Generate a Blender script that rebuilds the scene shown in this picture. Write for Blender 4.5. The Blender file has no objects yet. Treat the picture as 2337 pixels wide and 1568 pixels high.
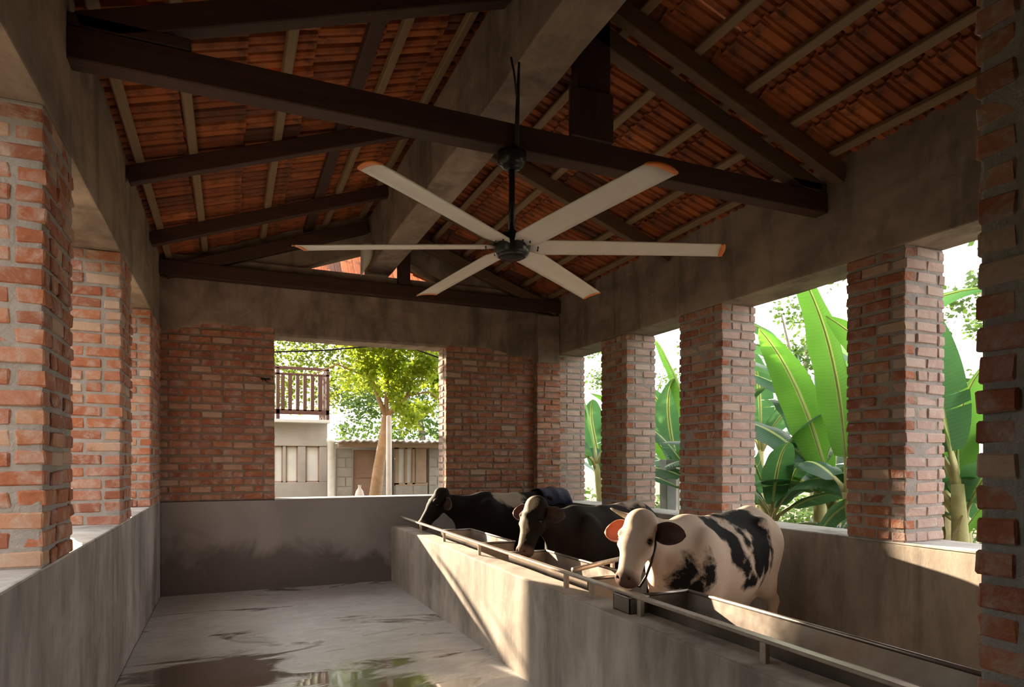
import bpy, bmesh, math, random
import numpy as np
from mathutils import Vector, Matrix, noise
random.seed(7); np.random.seed(7)
S = bpy.context.scene
COL = S.collection
PI = math.pi

# ------------------------------------------------------------------ camera, world, sun
L, R, B = -0.706, 4.195, 8.173          # inner faces: left wall, right wall, back wall (metres)
cam_d = bpy.data.cameras.new('camera'); cam = bpy.data.objects.new('camera', cam_d); COL.objects.link(cam)
cam.location = (0, 0, 1.5); cam.rotation_euler = (PI/2, 0, -math.radians(23.294))
cam_d.sensor_width = 36; cam_d.lens = 36*1495.3/2337
cam_d.shift_y = (1051.6-784)/2337; cam_d.clip_start = .05; cam_d.clip_end = 400
S.camera = cam
w = bpy.data.worlds.new('hazy_sky'); S.world = w; w.use_nodes = True
bg = w.node_tree.nodes['Background']; bg.inputs[0].default_value = (1.0, .975, .94, 1); bg.inputs[1].default_value = 4.3
sd = bpy.data.lights.new('sun', 'SUN'); sun = bpy.data.objects.new('sun', sd); COL.objects.link(sun)
sd.energy = 27; sd.color = (1, .80, .56); sd.angle = .012
sun.rotation_euler = Vector((.315, -1, -.285)).to_track_quat('-Z', 'Y').to_euler()
S.view_settings.view_transform = 'Standard'; S.view_settings.look = 'None'
S.view_settings.gamma = 1; S.view_settings.exposure = 0.0; S.view_settings.use_curve_mapping = False
try:
    S.cycles.max_bounces = 9; S.cycles.diffuse_bounces = 5; S.cycles.use_adaptive_sampling = True; S.cycles.adaptive_threshold = .02; S.cycles.transparent_max_bounces = 8
    S.cycles.sample_clamp_indirect = 6; S.cycles.use_denoising = True
except Exception: pass

# ------------------------------------------------------------------ materials
MATS = {}
class NT:
    def __init__(s, name):
        m = bpy.data.materials.new(name); m.use_nodes = True; s.m = m; s.t = m.node_tree; MATS[name] = m
        s.n = s.t.nodes; s.b = s.n['Principled BSDF']; s.out = s.n['Material Output']
    def node(s, typ, **kw):
        n = s.n.new(typ)
        for k, v in kw.items():
            if hasattr(n, k) and k not in ('Scale',): setattr(n, k, v)
            else: n.inputs[k].default_value = v
        return n
    def link(s, a, b): s.t.links.new(a, b)
    def coord(s, kind='Object', scale=(1, 1, 1)):
        c = s.node('ShaderNodeTexCoord'); mp = s.node('ShaderNodeMapping'); mp.inputs['Scale'].default_value = scale
        s.link(c.outputs[kind], mp.inputs['Vector']); return mp.outputs[0]
    def noise(s, vec, scale, detail=5, rough=.6, dist=0):
        n = s.node('ShaderNodeTexNoise'); n.inputs['Scale'].default_value = scale; n.inputs['Detail'].default_value = detail
        n.inputs['Roughness'].default_value = rough; n.inputs['Distortion'].default_value = dist
        if vec: s.link(vec, n.inputs['Vector'])
        return n.outputs['Fac']
    def ramp(s, fac, stops, interp='LINEAR'):
        r = s.node('ShaderNodeValToRGB'); r.color_ramp.interpolation = interp; e = r.color_ramp.elements
        while len(e) < len(stops): e.new(.5)
        for q, (p, c) in zip(e, stops):
            q.position = p; q.color = (c[0], c[1], c[2], 1) if not isinstance(c, (int, float)) else (c, c, c, 1)
        s.link(fac, r.inputs[0]); return r.outputs[0]
    def mix(s, fac, a, b, mode='MIX'):
        n = s.node('ShaderNodeMix'); n.data_type = 'RGBA'; n.blend_type = mode
        for sock, v in ((n.inputs[0], fac), (n.inputs[6], a), (n.inputs[7], b)):
            if isinstance(v, bpy.types.NodeSocket): s.link(v, sock)
            elif isinstance(v, (int, float)): sock.default_value = v
            else: sock.default_value = (v[0], v[1], v[2], 1)
        return n.outputs[2]
    def math(s, op, a, b=0):
        n = s.node('ShaderNodeMath'); n.operation = op
        for sock, v in ((n.inputs[0], a), (n.inputs[1], b)):
            if isinstance(v, bpy.types.NodeSocket): s.link(v, sock)
            else: sock.default_value = v
        return n.outputs[0]
    def col(s, c): 
        if isinstance(c, bpy.types.NodeSocket): s.link(c, s.b.inputs['Base Color'])
        else: s.b.inputs['Base Color'].default_value = (c[0], c[1], c[2], 1)
    def bump(s, h, strength=.3, dist=.01):
        n = s.node('ShaderNodeBump'); n.inputs['Strength'].default_value = strength; n.inputs['Distance'].default_value = dist
        s.link(h, n.inputs['Height']); s.link(n.outputs[0], s.b.inputs['Normal'])
    def rough(s, r):
        if isinstance(r, bpy.types.NodeSocket): s.link(r, s.b.inputs['Roughness'])
        else: s.b.inputs['Roughness'].default_value = r
    def translucent(s, colsock, fac=.45):
        tr = s.node('ShaderNodeBsdfTranslucent'); mx = s.node('ShaderNodeMixShader'); mx.inputs[0].default_value = fac
        if isinstance(colsock, bpy.types.NodeSocket): s.link(colsock, tr.inputs[0])
        else: tr.inputs[0].default_value = (*colsock, 1)
        s.link(s.b.outputs[0], mx.inputs[1]); s.link(tr.outputs[0], mx.inputs[2]); s.link(mx.outputs[0], s.out.inputs[0])

def plain(name, c, rough=.7, metal=0, var=.12, scale=6, bump=.15):
    t = NT(name); v = t.coord(); f = t.noise(v, scale)
    t.col(t.ramp(f, [(.3, tuple(x*(1-var) for x in c)), (.7, tuple(min(1, x*(1+var)) for x in c))])); t.rough(rough)
    t.b.inputs['Metallic'].default_value = metal
    if bump: t.bump(t.noise(v, scale*8), bump, .004)
    return t.m

# cement render of walls and beams: mottled brown grey, trowel marks, run marks
def mat_plaster(name, c1, c2, c3, streak=(1, 1, .25)):
    t = NT(name); v = t.coord()
    a = t.noise(v, .9, 6, .6, .6); b = t.noise(t.coord(scale=streak), 3.5, 6, .65, .4); g = t.noise(v, 26, 4)
    c = t.mix(t.ramp(a, [(.32, 0), (.68, 1)]), c1, c2)
    c = t.mix(t.ramp(b, [(.40, 0), (.64, .9)]), c, c3)
    d = t.noise(t.coord(scale=(2.2, 2.2, .5)), 1.3, 6, .62, .5)
    c = t.mix(t.ramp(d, [(.50, 0), (.64, .7)]), c, tuple(x*.40 for x in c1)); e_ = t.noise(v, 2.2, 6, .62, .4)
    c = t.mix(t.ramp(e_, [(.50, 0), (.70, .5)]), c, tuple(min(1, x*1.65) for x in c1))
    c = t.mix(t.ramp(g, [(.55, 0), (.8, .25)]), c, (.42, .36, .31)); t.col(c); t.rough(.85)
    t.bump(t.math('ADD', t.math('MULTIPLY', b, .6), t.math('MULTIPLY', g, .35)), .35, .012); return t.m
mat_plaster('beam_plaster', (.285, .215, .168), (.37, .29, .235), (.19, .14, .11), (1, .35, 1))
mat_plaster('low_wall_plaster', (.29, .25, .242), (.41, .365, .355), (.20, .163, .152))
mat_plaster('ledge_cement', (.44, .42, .40), (.52, .50, .48), (.36, .33, .30))
mat_plaster('trough_cement', (.34, .285, .235), (.46, .395, .33), (.25, .205, .17))
# back wall low part: damp stains near the floor
t = NT('damp_plaster'); v = t.coord(); sep = t.node('ShaderNodeSeparateXYZ'); t.link(v, sep.inputs[0])
a = t.noise(v, 1.1, 6, .6, .8); b = t.noise(v, 5, 6, .7, .3)
c = t.mix(t.ramp(a, [(.3, 0), (.7, 1)]), (.25, .22, .21), (.35, .31, .30))
damp = t.math('ADD', sep.outputs[2], t.math('MULTIPLY', t.math('SUBTRACT', a, .5), 1.6))
c = t.mix(t.ramp(damp, [(.30, .8), (.52, .0)]), c, (.105, .08, .07))
c = t.mix(t.ramp(b, [(.62, 0), (.75, .5)]), c, (.45, .41, .38)); t.col(c); t.rough(.75); t.bump(b, .3, .01)
# floor: worn wet cement
t = NT('wet_floor'); v = t.coord()
a = t.noise(t.coord(scale=(.55, 1.5, 1)), .9, 7, .62, 1.6); b = t.noise(t.coord(scale=(1, 2.4, 1)), 3.2, 6, .7, 1.2); g = t.noise(v, 30, 3)
def blob(x, y, rx, ry):
    s_ = t.node('ShaderNodeVectorMath'); s_.operation = 'SUBTRACT'; t.link(v, s_.inputs[0]); s_.inputs[1].default_value = (x, y, 0)
    q_ = t.node('ShaderNodeVectorMath'); q_.operation = 'MULTIPLY'; t.link(s_.outputs[0], q_.inputs[0]); q_.inputs[1].default_value = (1/rx, 1/ry, 0)
    l_ = t.node('ShaderNodeVectorMath'); l_.operation = 'LENGTH'; t.link(q_.outputs[0], l_.inputs[0])
    return t.math('MAXIMUM', t.math('SUBTRACT', 1.0, l_.outputs[1+0]), 0)
pool = t.math('MAXIMUM', blob(-.15, 4.9, .75, .8), blob(.75, 4.45, .75, .6))
a = t.math('ADD', t.math('ADD', t.math('MULTIPLY', t.math('SUBTRACT', a, .5), .85), .46), t.math('MULTIPLY', pool, .22))
wet = t.ramp(a, [(.545, 0), (.575, 1)])
mid = t.ramp(b, [(.40, 0), (.60, 1)])
dry = t.mix(mid, (.50, .485, .47), (.385, .365, .35))
c = t.mix(wet, dry, (.125, .098, .078)); t.col(c)
t.rough(t.ramp(a, [(.49, .48), (.57, .06)])); t.b.inputs['Specular IOR Level'].default_value = .6
t.bump(t.math('MULTIPLY', t.math('SUBTRACT', 1.0, wet), t.math('ADD', b, t.math('MULTIPLY', g, .3))), .12, .008)
# bricks: colour by object
def mat_brick(name, pale_mix):
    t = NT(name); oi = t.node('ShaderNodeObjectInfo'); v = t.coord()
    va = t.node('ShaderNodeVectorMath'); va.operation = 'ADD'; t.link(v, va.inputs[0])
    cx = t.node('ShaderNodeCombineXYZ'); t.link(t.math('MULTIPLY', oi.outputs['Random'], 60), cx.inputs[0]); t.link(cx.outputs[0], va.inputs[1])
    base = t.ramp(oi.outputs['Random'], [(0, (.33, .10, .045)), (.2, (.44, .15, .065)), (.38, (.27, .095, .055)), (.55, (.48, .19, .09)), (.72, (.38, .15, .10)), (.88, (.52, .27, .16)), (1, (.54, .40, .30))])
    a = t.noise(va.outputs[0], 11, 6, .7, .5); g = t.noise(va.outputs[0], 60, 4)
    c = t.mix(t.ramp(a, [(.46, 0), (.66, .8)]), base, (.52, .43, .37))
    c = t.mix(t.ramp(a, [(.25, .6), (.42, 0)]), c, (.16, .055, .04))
    c = t.mix(t.math('MULTIPLY', g, .35), c, (.30, .12, .08)); c = t.mix(pale_mix, c, (.56, .48, .45)) if pale_mix else c; t.col(c); t.rough(.9); t.bump(t.math('ADD', a, t.math('MULTIPLY', g, .6)), .55, .012)
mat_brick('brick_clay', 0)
mat_brick('brick_pale', .5)  # brick colour mixed with a pale tone, for right near faces and window jamb
t = NT('mortar'); v = t.coord(); a = t.noise(v, 9, 6, .7, .4); g = t.noise(v, 70, 4)
t.col(t.mix(t.math('MULTIPLY', g, .5), t.ramp(a, [(.3, (.27, .24, .22)), (.7, (.42, .385, .36))]), (.30, .26, .24))); t.rough(.95); t.bump(t.math('ADD', a, g), .6, .012)
t = NT('mortar_brown'); v = t.coord(); a = t.noise(v, 9, 6, .7, .4); g = t.noise(v, 70, 4)
t.col(t.mix(t.math('MULTIPLY', g, .5), t.ramp(a, [(.3, (.20, .15, .12)), (.7, (.31, .245, .205))]), (.20, .14, .11))); t.rough(.95); t.bump(t.math('ADD', a, g), .6, .012)
# roof tiles
t = NT('roof_clay'); oi = t.node('ShaderNodeObjectInfo'); v = t.coord(); 
base = t.ramp(oi.outputs['Random'], [(0, (.31, .08, .020)), (.3, (.42, .118, .030)), (.55, (.22, .055, .018)), (.8, (.48, .145, .042)), (.9, (.19, .06, .025)), (1, (.10, .036, .02))])
a = t.noise(v, 7, 6, .7, .6); c = t.mix(t.ramp(a, [(.48, 0), (.68, .85)]), base, (.085, .036, .022)); t.col(c); t.rough(.85); t.bump(a, .4, .01)
# timber
def mat_wood(name, c1, c2, axis):
    t = NT(name); sc = [14, 14, 14]; sc[axis] = .9
    a = t.noise(t.coord(scale=tuple(sc)), 1.6, 6, .65, .6); b = t.noise(t.coord(), 2, 4)
    t.col(t.mix(t.math('MULTIPLY', b, .5), t.ramp(a, [(.3, c1), (.7, c2)]), c1)); t.rough(.65); t.bump(a, .25, .006); return t.m
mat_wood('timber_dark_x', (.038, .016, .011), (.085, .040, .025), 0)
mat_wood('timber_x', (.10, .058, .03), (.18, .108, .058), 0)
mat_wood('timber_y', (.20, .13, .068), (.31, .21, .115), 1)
mat_wood('timber_z', (.035, .015, .010), (.07, .032, .02), 2)
mat_wood('balcony_wood', (.075, .028, .02), (.12, .05, .034), 2)
# metal
t = NT('galvanised'); v = t.coord(); a = t.noise(v, 5, 5, .6); t.col(t.ramp(a, [(.3, (.24, .20, .17)), (.7, (.40, .35, .31))]))
t.b.inputs['Metallic'].default_value = .85; t.rough(t.ramp(a, [(.3, .30), (.7, .5)]))
t = NT('rail_steel'); a = t.noise(t.coord(), 14, 5); t.col(t.ramp(a, [(.3, (.38, .31, .25)), (.7, (.55, .47, .39))])); t.b.inputs['Metallic'].default_value = .55; t.rough(.4)
t = NT('fan_white'); a = t.noise(t.coord(), 5); t.col(t.ramp(a, [(.3, (.80, .75, .68)), (.7, (.87, .82, .75))])); t.rough(.42)
t = NT('fan_orange'); a = t.noise(t.coord(), 20); t.col(t.ramp(a, [(.3, (.80, .20, .03)), (.7, (.9, .27, .05))])); t.rough(.4)
t = NT('black_enamel'); a = t.noise(t.coord(), 9); t.col(t.ramp(a, [(.3, (.012, .012, .012)), (.7, (.022, .022, .021))])); t.rough(.28)
plain('black_rubber', (.012, .011, .011), .6)
plain('steel_dot', (.05, .05, .05), .4)
plain('blue_cloth', (.011, .013, .045), .8, scale=12)
plain('render_white', (.62, .60, .57), .8, scale=2)
plain('render_grey', (.40, .37, .35), .9, scale=2)
plain('block_grey', (.34, .31, .28), .95, scale=3, var=.2)
plain('door_brown', (.28, .17, .12), .7, scale=4)
plain('frame_brown', (.36, .25, .18), .6)
plain('tin_roof', (.42, .38, .35), .6, scale=2, var=.25)
plain('pole_white', (.75, .73, .70), .5)
plain('post_grey', (.30, .31, .31), .9)
plain('earth', (.13, .115, .07), 1, scale=1.2, var=.35)
plain('stone_grey', (.42, .40, .36), .95, scale=5, var=.25)
plain('bark', (.38, .25, .15), .9, scale=9, var=.25, bump=.5)
plain('bark_grey', (.22, .19, .15), .9, scale=9, var=.25, bump=.5)
plain('banana_stem', (.33, .30, .12), .7, scale=5, var=.3)
plain('dry_leaf', (.50, .41, .23), .9, scale=9, var=.25)
plain('horn_keratin', (.60, .47, .33), .45, scale=20)
plain('hoof', (.07, .055, .045), .5)
t = NT('eye_wet'); t.col(t.ramp(t.noise(t.coord(), 30), [(.4, (.008, .005, .004)), (.6, (.015, .01, .008))])); t.rough(.08)
t = NT('pane_glass'); t.col(t.ramp(t.noise(t.coord(), 2), [(.3, (.70, .72, .73)), (.7, (.86, .87, .87))])); t.rough(.15)
def mat_leaf(name, c1, c2, trans, fac=.5, rough=.45):
    t = NT(name); oi = t.node('ShaderNodeObjectInfo'); a = t.noise(t.coord(), 1.3, 3)
    g = t.node('ShaderNodeNewGeometry')
    f = t.math('ADD', t.math('MULTIPLY', a, .6), t.math('MULTIPLY', g.outputs['Random Per Island'], .5))
    t.col(t.ramp(f, [(.2, c1), (.8, c2)])); t.rough(rough); t.translucent(t.mix(f, trans, tuple(min(1, x*1.35) for x in trans)), fac); return t.m
mat_leaf('leaf_yellow_green', (.10, .19, .02), (.32, .37, .035), (.38, .48, .04), .58)
mat_leaf('leaf_dark', (.03, .07, .02), (.075, .14, .035), (.10, .18, .03), .4)
mat_leaf('leaf_olive', (.07, .12, .02), (.16, .20, .03), (.17, .22, .025), .5)
def mat_banana(name, c1, c2, tr, fac):
    t = NT(name); uv = t.node('ShaderNodeUVMap'); sep = t.node('ShaderNodeSeparateXYZ'); t.link(uv.outputs[0], sep.inputs[0])
    wv = t.node('ShaderNodeTexWave'); wv.inputs['Scale'].default_value = 9; wv.inputs['Distortion'].default_value = .6
    mp = t.node('ShaderNodeMapping'); t.link(uv.outputs[0], mp.inputs[0]); t.link(mp.outputs[0], wv.inputs['Vector'])
    a = t.noise(uv.outputs[0], 3, 4); vein = t.math('MULTIPLY', wv.outputs['Fac'], .45)
    c = t.mix(t.math('ADD', vein, t.math('MULTIPLY', a, .4)), c1, c2)
    rib = t.ramp(t.math('ABSOLUTE', sep.outputs[1]), [(.03, 1), (.07, 0)])
    c = t.mix(rib, c, (.55, .60, .22)); t.col(c); t.rough(.38); t.bump(wv.outputs['Fac'], .25, .01)
    t.translucent(t.mix(rib, t.mix(a, tr, tuple(x*1.3 for x in tr)), (.5, .55, .15)), fac); return t.m
mat_banana('banana_leaf_bright', (.09, .23, .045), (.15, .31, .065), (.15, .37, .04), .5)
mat_banana('banana_leaf_deep', (.035, .10, .060), (.08, .18, .11), (.09, .23, .065), .36)
mat_banana('banana_leaf_yellow', (.36, .40, .04), (.48, .50, .06), (.55, .58, .04), .5)
plain('banana_rib', (.46, .52, .22), .5, bump=0)
# cow coats : point attributes 'patch' (signed), 'nose'
def mat_coat(name, ground, patch, nose, soft=.02):
    t = NT(name); at = t.node('ShaderNodeAttribute'); at.attribute_name = 'patch'; an = t.node('ShaderNodeAttribute'); an.attribute_name = 'nose'
    v = t.coord(); n = t.noise(v, 7, 5, .65, .3); h = t.noise(t.coord(scale=(1, 1, .3)), 60, 4); big = t.noise(v, 2, 3)
    f = t.math('ADD', at.outputs['Fac'], t.math('MULTIPLY', t.math('SUBTRACT', n, .5), .20))
    m = t.ramp(t.math('ADD', f, .5), [(.5-soft, 0), (.5+soft, 1)])
    gcol = t.mix(t.math('MULTIPLY', big, .6), ground, tuple(x*.72 for x in ground))
    c = t.mix(m, gcol, patch); c = t.mix(an.outputs['Fac'], c, nose)
    c = t.mix(t.math('MULTIPLY', h, .22), c, tuple(min(x, y)*.6 for x, y in zip(ground, patch))); t.col(c); t.rough(.75)
    t.b.inputs['Specular IOR Level'].default_value = .10; t.bump(h, .15, .004); return t.m
mat_coat('coat_cream_black', (.66, .52, .42), (.010, .008, .008), (.13, .075, .06))
mat_coat('coat_black_white', (.013, .0085, .006), (.42, .34, .27), (.16, .09, .06))
t = NT('ear_pink'); t.col(t.ramp(t.noise(t.coord(), 18), [(.3, (.52, .16, .08)), (.7, (.66, .27, .15))])); t.rough(.6); t.translucent((.42, .13, .045), .5)
t = NT('ear_dark'); t.col(t.ramp(t.noise(t.coord(), 18), [(.3, (.03, .018, .012)), (.7, (.08, .042, .028))])); t.rough(.7); t.translucent((.30, .08, .03), .25)
M = MATS

# ------------------------------------------------------------------ mesh helpers
def link(o, parent=None):
    COL.objects.link(o)
    if parent is not None: o.parent = parent
    return o
def obj(name, verts, faces, mat=None, parent=None, smooth=False, loc=None):
    me = bpy.data.meshes.new(name); me.from_pydata([tuple(v) for v in verts], [], faces); me.update()
    for m in (mat if isinstance(mat, (list, tuple)) else [mat]):
        if m: me.materials.append(M[m])
    if smooth: me.polygons.foreach_set('use_smooth', [True]*len(me.polygons))
    o = bpy.data.objects.new(name, me); link(o, parent)
    if loc is not None: o.location = loc
    return o
def empty(name, loc=(0, 0, 0), rz=0):
    o = bpy.data.objects.new(name, None); o.empty_display_size = .1; o.location = loc; o.rotation_euler = (0, 0, rz); COL.objects.link(o); return o
def tag(o, label=None, cat=None, group=None, kind=None):
    if label: o['label'] = label
    if cat: o['category'] = cat
    if group: o['group'] = group
    if kind: o['kind'] = kind
    return o
class MB:
    def __init__(s): s.v = []; s.f = []
    def add(s, v, f):
        n = len(s.v); s.v += [tuple(x) for x in v]; s.f += [tuple(i+n for i in q) for q in f]; return s
    def box(s, x0, x1, y0, y1, z0, z1):
        return s.add([(x, y, z) for z in (z0, z1) for y in (y0, y1) for x in (x0, x1)],
                     [(0, 2, 3, 1), (4, 5, 7, 6), (0, 1, 5, 4), (2, 6, 7, 3), (0, 4, 6, 2), (1, 3, 7, 5)])
    def bar(s, p0, p1, w_, h, up=(0, 0, 1)):
        p0, p1 = Vector(p0), Vector(p1); d = (p1-p0).normalized(); u = Vector(up); sdv = d.cross(u).normalized(); u = sdv.cross(d).normalized()
        c = [p + sdv*(a*w_/2) + u*(b*h/2) for p in (p0, p1) for a, b in ((-1, -1), (1, -1), (1, 1), (-1, 1))]
        return s.add(c, [(0, 1, 2, 3), (7, 6, 5, 4), (0, 4, 5, 1), (1, 5, 6, 2), (2, 6, 7, 3), (3, 7, 4, 0)])
    def tube(s, pts, rad, n=8, cap=True):
        pts = [Vector(p) for p in pts]; rad = rad if isinstance(rad, (list, tuple)) else [rad]*len(pts)
        rings = []; prev = None
        for i, p in enumerate(pts):
            d = (pts[min(i+1, len(pts)-1)]-pts[max(i-1, 0)]).normalized()
            a = prev if prev is not None else (Vector((0, 0, 1)) if abs(d.z) < .9 else Vector((1, 0, 0)))
            b = d.cross(a).normalized(); a = b.cross(d).normalized(); prev = a
            rings.append([p + (a*math.cos(k*2*PI/n)+b*math.sin(k*2*PI/n))*rad[i] for k in range(n)])
        v = [q for r in rings for q in r]; f = []
        for i in range(len(rings)-1):
            for k in range(n): f.append((i*n+k, i*n+(k+1) % n, (i+1)*n+(k+1) % n, (i+1)*n+k))
        if cap: f += [tuple(range(n))[::-1], tuple(range((len(rings)-1)*n, len(rings)*n))]
        return s.add(v, f)
    def lathe(s, prof, c=(0, 0, 0), n=24):
        v = [(c[0]+r*math.cos(k*2*PI/n), c[1]+r*math.sin(k*2*PI/n), c[2]+z) for r, z in prof for k in range(n)]; f = []
        for i in range(len(prof)-1):
            for k in range(n): f.append((i*n+k, i*n+(k+1) % n, (i+1)*n+(k+1) % n, (i+1)*n+k))
        f += [tuple(range(n))[::-1], tuple(range((len(prof)-1)*n, len(prof)*n))]
        return s.add(v, f)
    def build(s, name, mat, parent=None, smooth=False, bevel=0):
        o = obj(name, s.v, s.f, mat, parent, smooth)
        if bevel:
            bm = bmesh.new(); bm.from_mesh(o.data)
            bmesh.ops.bevel(bm, geom=[e for e in bm.edges], offset=bevel, segments=1, affect='EDGES', clamp_overlap=True)
            bm.to_mesh(o.data); bm.free()
        return o
def box(name, x0, x1, y0, y1, z0, z1, mat, parent=None, bevel=.008):
    return MB().box(x0, x1, y0, y1, z0, z1).build(name, mat, parent, bevel=bevel)
def beam(name, p0, p1, w_, h, mat, parent=None, up=(0, 0, 1), bevel=.006):
    return MB().bar(p0, p1, w_, h, up).build(name, mat, parent, bevel=bevel)
def rough_box(name, x0, x1, y0, y1, z0, z1, mat, parent=None, amp=.004, step=.25, kind=None):
    """a plastered block: gridded, softened edges, faintly uneven faces"""
    bm = bmesh.new(); bmesh.ops.create_cube(bm, size=1)
    for vv in bm.verts: vv.co = Vector(((x0+x1)/2+vv.co.x*(x1-x0), (y0+y1)/2+vv.co.y*(y1-y0), (z0+z1)/2+vv.co.z*(z1-z0)))
    bmesh.ops.bevel(bm, geom=list(bm.edges), offset=.012, segments=2, affect='EDGES', profile=.6)
    for ax, (a, b_) in enumerate(((x0, x1), (y0, y1), (z0, z1))):
        nn = max(0, int((b_-a)/step))
        for i in range(1, nn):
            co = Vector((0, 0, 0)); co[ax] = a+(b_-a)*i/nn; no = Vector((0, 0, 0)); no[ax] = 1
            bmesh.ops.bisect_plane(bm, geom=bm.verts[:]+bm.edges[:]+bm.faces[:], plane_co=co, plane_no=no)
    for vv in bm.verts:
        n_ = noise.noise_vector(vv.co*1.7)*amp*2+noise.noise_vector(vv.co*5)*amp*.6; vv.co += n_
    me = bpy.data.meshes.new(name); bm.to_mesh(me); bm.free(); me.materials.append(M[mat])
    o = bpy.data.objects.new(name, me); link(o, parent); return o

# ------------------------------------------------------------------ bricks
BR = {}
def brick_mesh(kind, i, mat='brick_clay'):
    if (kind, i, mat) in BR: return BR[kind, i, mat]
    rnd = random.Random(hash((len(kind), i)) & 999)
    lx = .205 if kind == 'stretcher' else .098
    bm = bmesh.new(); bmesh.ops.create_cube(bm, size=1)
    for vv in bm.verts:
        vv.co = Vector((vv.co.x*lx, vv.co.y*.1, vv.co.z*.064)) + Vector((rnd.uniform(-.005, .005), rnd.uniform(-.004, .004), rnd.uniform(-.0035, .0035)))
    bmesh.ops.bevel(bm, geom=list(bm.edges), offset=.006, segments=1, affect='EDGES')
    for vv in bm.verts: vv.co += Vector([rnd.uniform(-.0022, .0022) for _ in range(3)])
    me = bpy.data.meshes.new('brick'); bm.to_mesh(me); bm.free(); me.materials.append(M[mat]); BR[kind, i, mat] = me; return me
COURSE = .083
def lay_run(parent, p0, d, length, depth_dir, z, off, rnd, proud=.004, gap=.016, mat='brick_clay'):
    """bricks in one course from p0 along unit d; faces stand proud opposite to depth_dir; returns nothing"""
    s = 0.; first = True; ang = math.atan2(d[1], d[0])
    while s < length-.03:
        ln = off if (first and off) else .205
        if rnd.random() < .12: ln = .098 if not (first and off) else ln
        ln = min(ln, length-s)
        if length-s-ln-gap < .045: ln = length-s
        first = False
        kind = 'stretcher' if ln > .14 else 'header'
        o = bpy.data.objects.new('brick', brick_mesh(kind, rnd.randrange(8), mat))
        nom = .205 if kind == 'stretcher' else .098
        c = s+ln/2; dep = .05-proud-rnd.uniform(-.004, .005)
        o.location = (p0[0]+d[0]*c+depth_dir[0]*dep, p0[1]+d[1]*c+depth_dir[1]*dep, z+rnd.uniform(-.004, .004))
        o.rotation_euler = (rnd.uniform(-.02, .02), rnd.uniform(-.012, .012), ang+rnd.uniform(-.018, .018)+(PI if rnd.random() < .5 else 0))
        o.scale = (ln/nom, rnd.uniform(.95, 1.04), rnd.uniform(.93, 1.04)); o.parent = parent; COL.objects.link(o)
        s += ln+gap
def pier(parent, x0, x1, y0, y1, z0, z1, side, seed, near=True, far=False):
    """brick pier with its bricks on the inner face and on the face towards the doorway"""
    rnd = random.Random(seed); g = .004
    core = rough_box('pier', x0+g, x1-g, y0+g, y1-g, z0, z1, 'mortar', parent, .003, .12)
    n = int((z1-z0)/COURSE); pitch = (z1-z0)/n
    xin = x1 if side == 'left' else x0; sgn = -1 if side == 'left' else 1       # direction from inner face outwards
    for i in range(n):
        z = z0+(i+.5)*pitch; o = i % 2
        # near face, facing -y
        st = .115 if o else 0
        if near: lay_run(core, (xin+sgn*st, y0), (sgn, 0), abs(x1-x0)-st, (0, 1), z, .098 if not o and rnd.random() < .3 else 0, rnd, mat='brick_pale' if side == 'right' else 'brick_clay')
        st2 = 0 if o else .115
        lay_run(core, (xin, y0+st2), (0, 1), y1-y0-st2, (sgn, 0), z, .098 if rnd.random() < .5 else 0, rnd)
    return core

# ------------------------------------------------------------------ setting: ground, floor, walls
tag(box('ground', -60, 80, -30, 90, -.4, -.06, 'earth', bevel=0), 'brown earth of the yard around the cowshed', kind='structure')
fl = tag(rough_box('floor', L, R, -4.2, B, -.3, 0, 'wet_floor', None, .002, .5), 'wet grey cement floor of the cowshed', kind='structure')
ZT, ZTOP = 2.97, 3.79
WT = .33   # back wall thickness
wl = tag(rough_box('wall_left', L-.4, L, -4.2, B+.42, -.3, 1.045, 'low_wall_plaster', amp=.003), 'low plastered left wall with its brick piers', kind='structure')
rough_box('ledge', L-.41, L-.004, .9, B, 1.043, 1.055, 'ledge_cement', wl, .001)
for k, (a, b) in enumerate(((3.25, 3.783), (5.315, 5.873), (7.191, B-.004))):
    pier(wl, L-.4, L, a, b, 1.05, ZT, 'left', 11+k)
rough_box('pier', L-.39, L-.01, -4.2, 1.95, 1.045, ZT, 'mortar', wl)
rough_box('lintel_beam', L-.4, L, -4.2, B+.42, ZT, ZTOP, 'beam_plaster', wl, .004, .3)
wr = tag(rough_box('wall_right', R, R+.4, -4.2, B+.42, -.3, .935, 'trough_cement', amp=.004), 'low plastered right wall with its brick piers', kind='structure')
rough_box('ledge', R-.004, R+.42, 1.2, B, .93, .945, 'ledge_cement', wr, .001)
for k, (a, b) in enumerate(((3.018, 3.477), (4.813, 5.439), (6.407, 6.97), (8.078, B+.42))):
    pier(wr, R, R+.4, a, b, .94, ZT, 'right', 31+k)
rough_box('pier', R+.01, R+.39, -4.2, 1.75, .94, ZT, 'mortar', wr)
rough_box('lintel_beam', R, R+.4, -4.2, B+.42, ZT, ZTOP, 'beam_plaster', wr, .005, .3)
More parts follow.
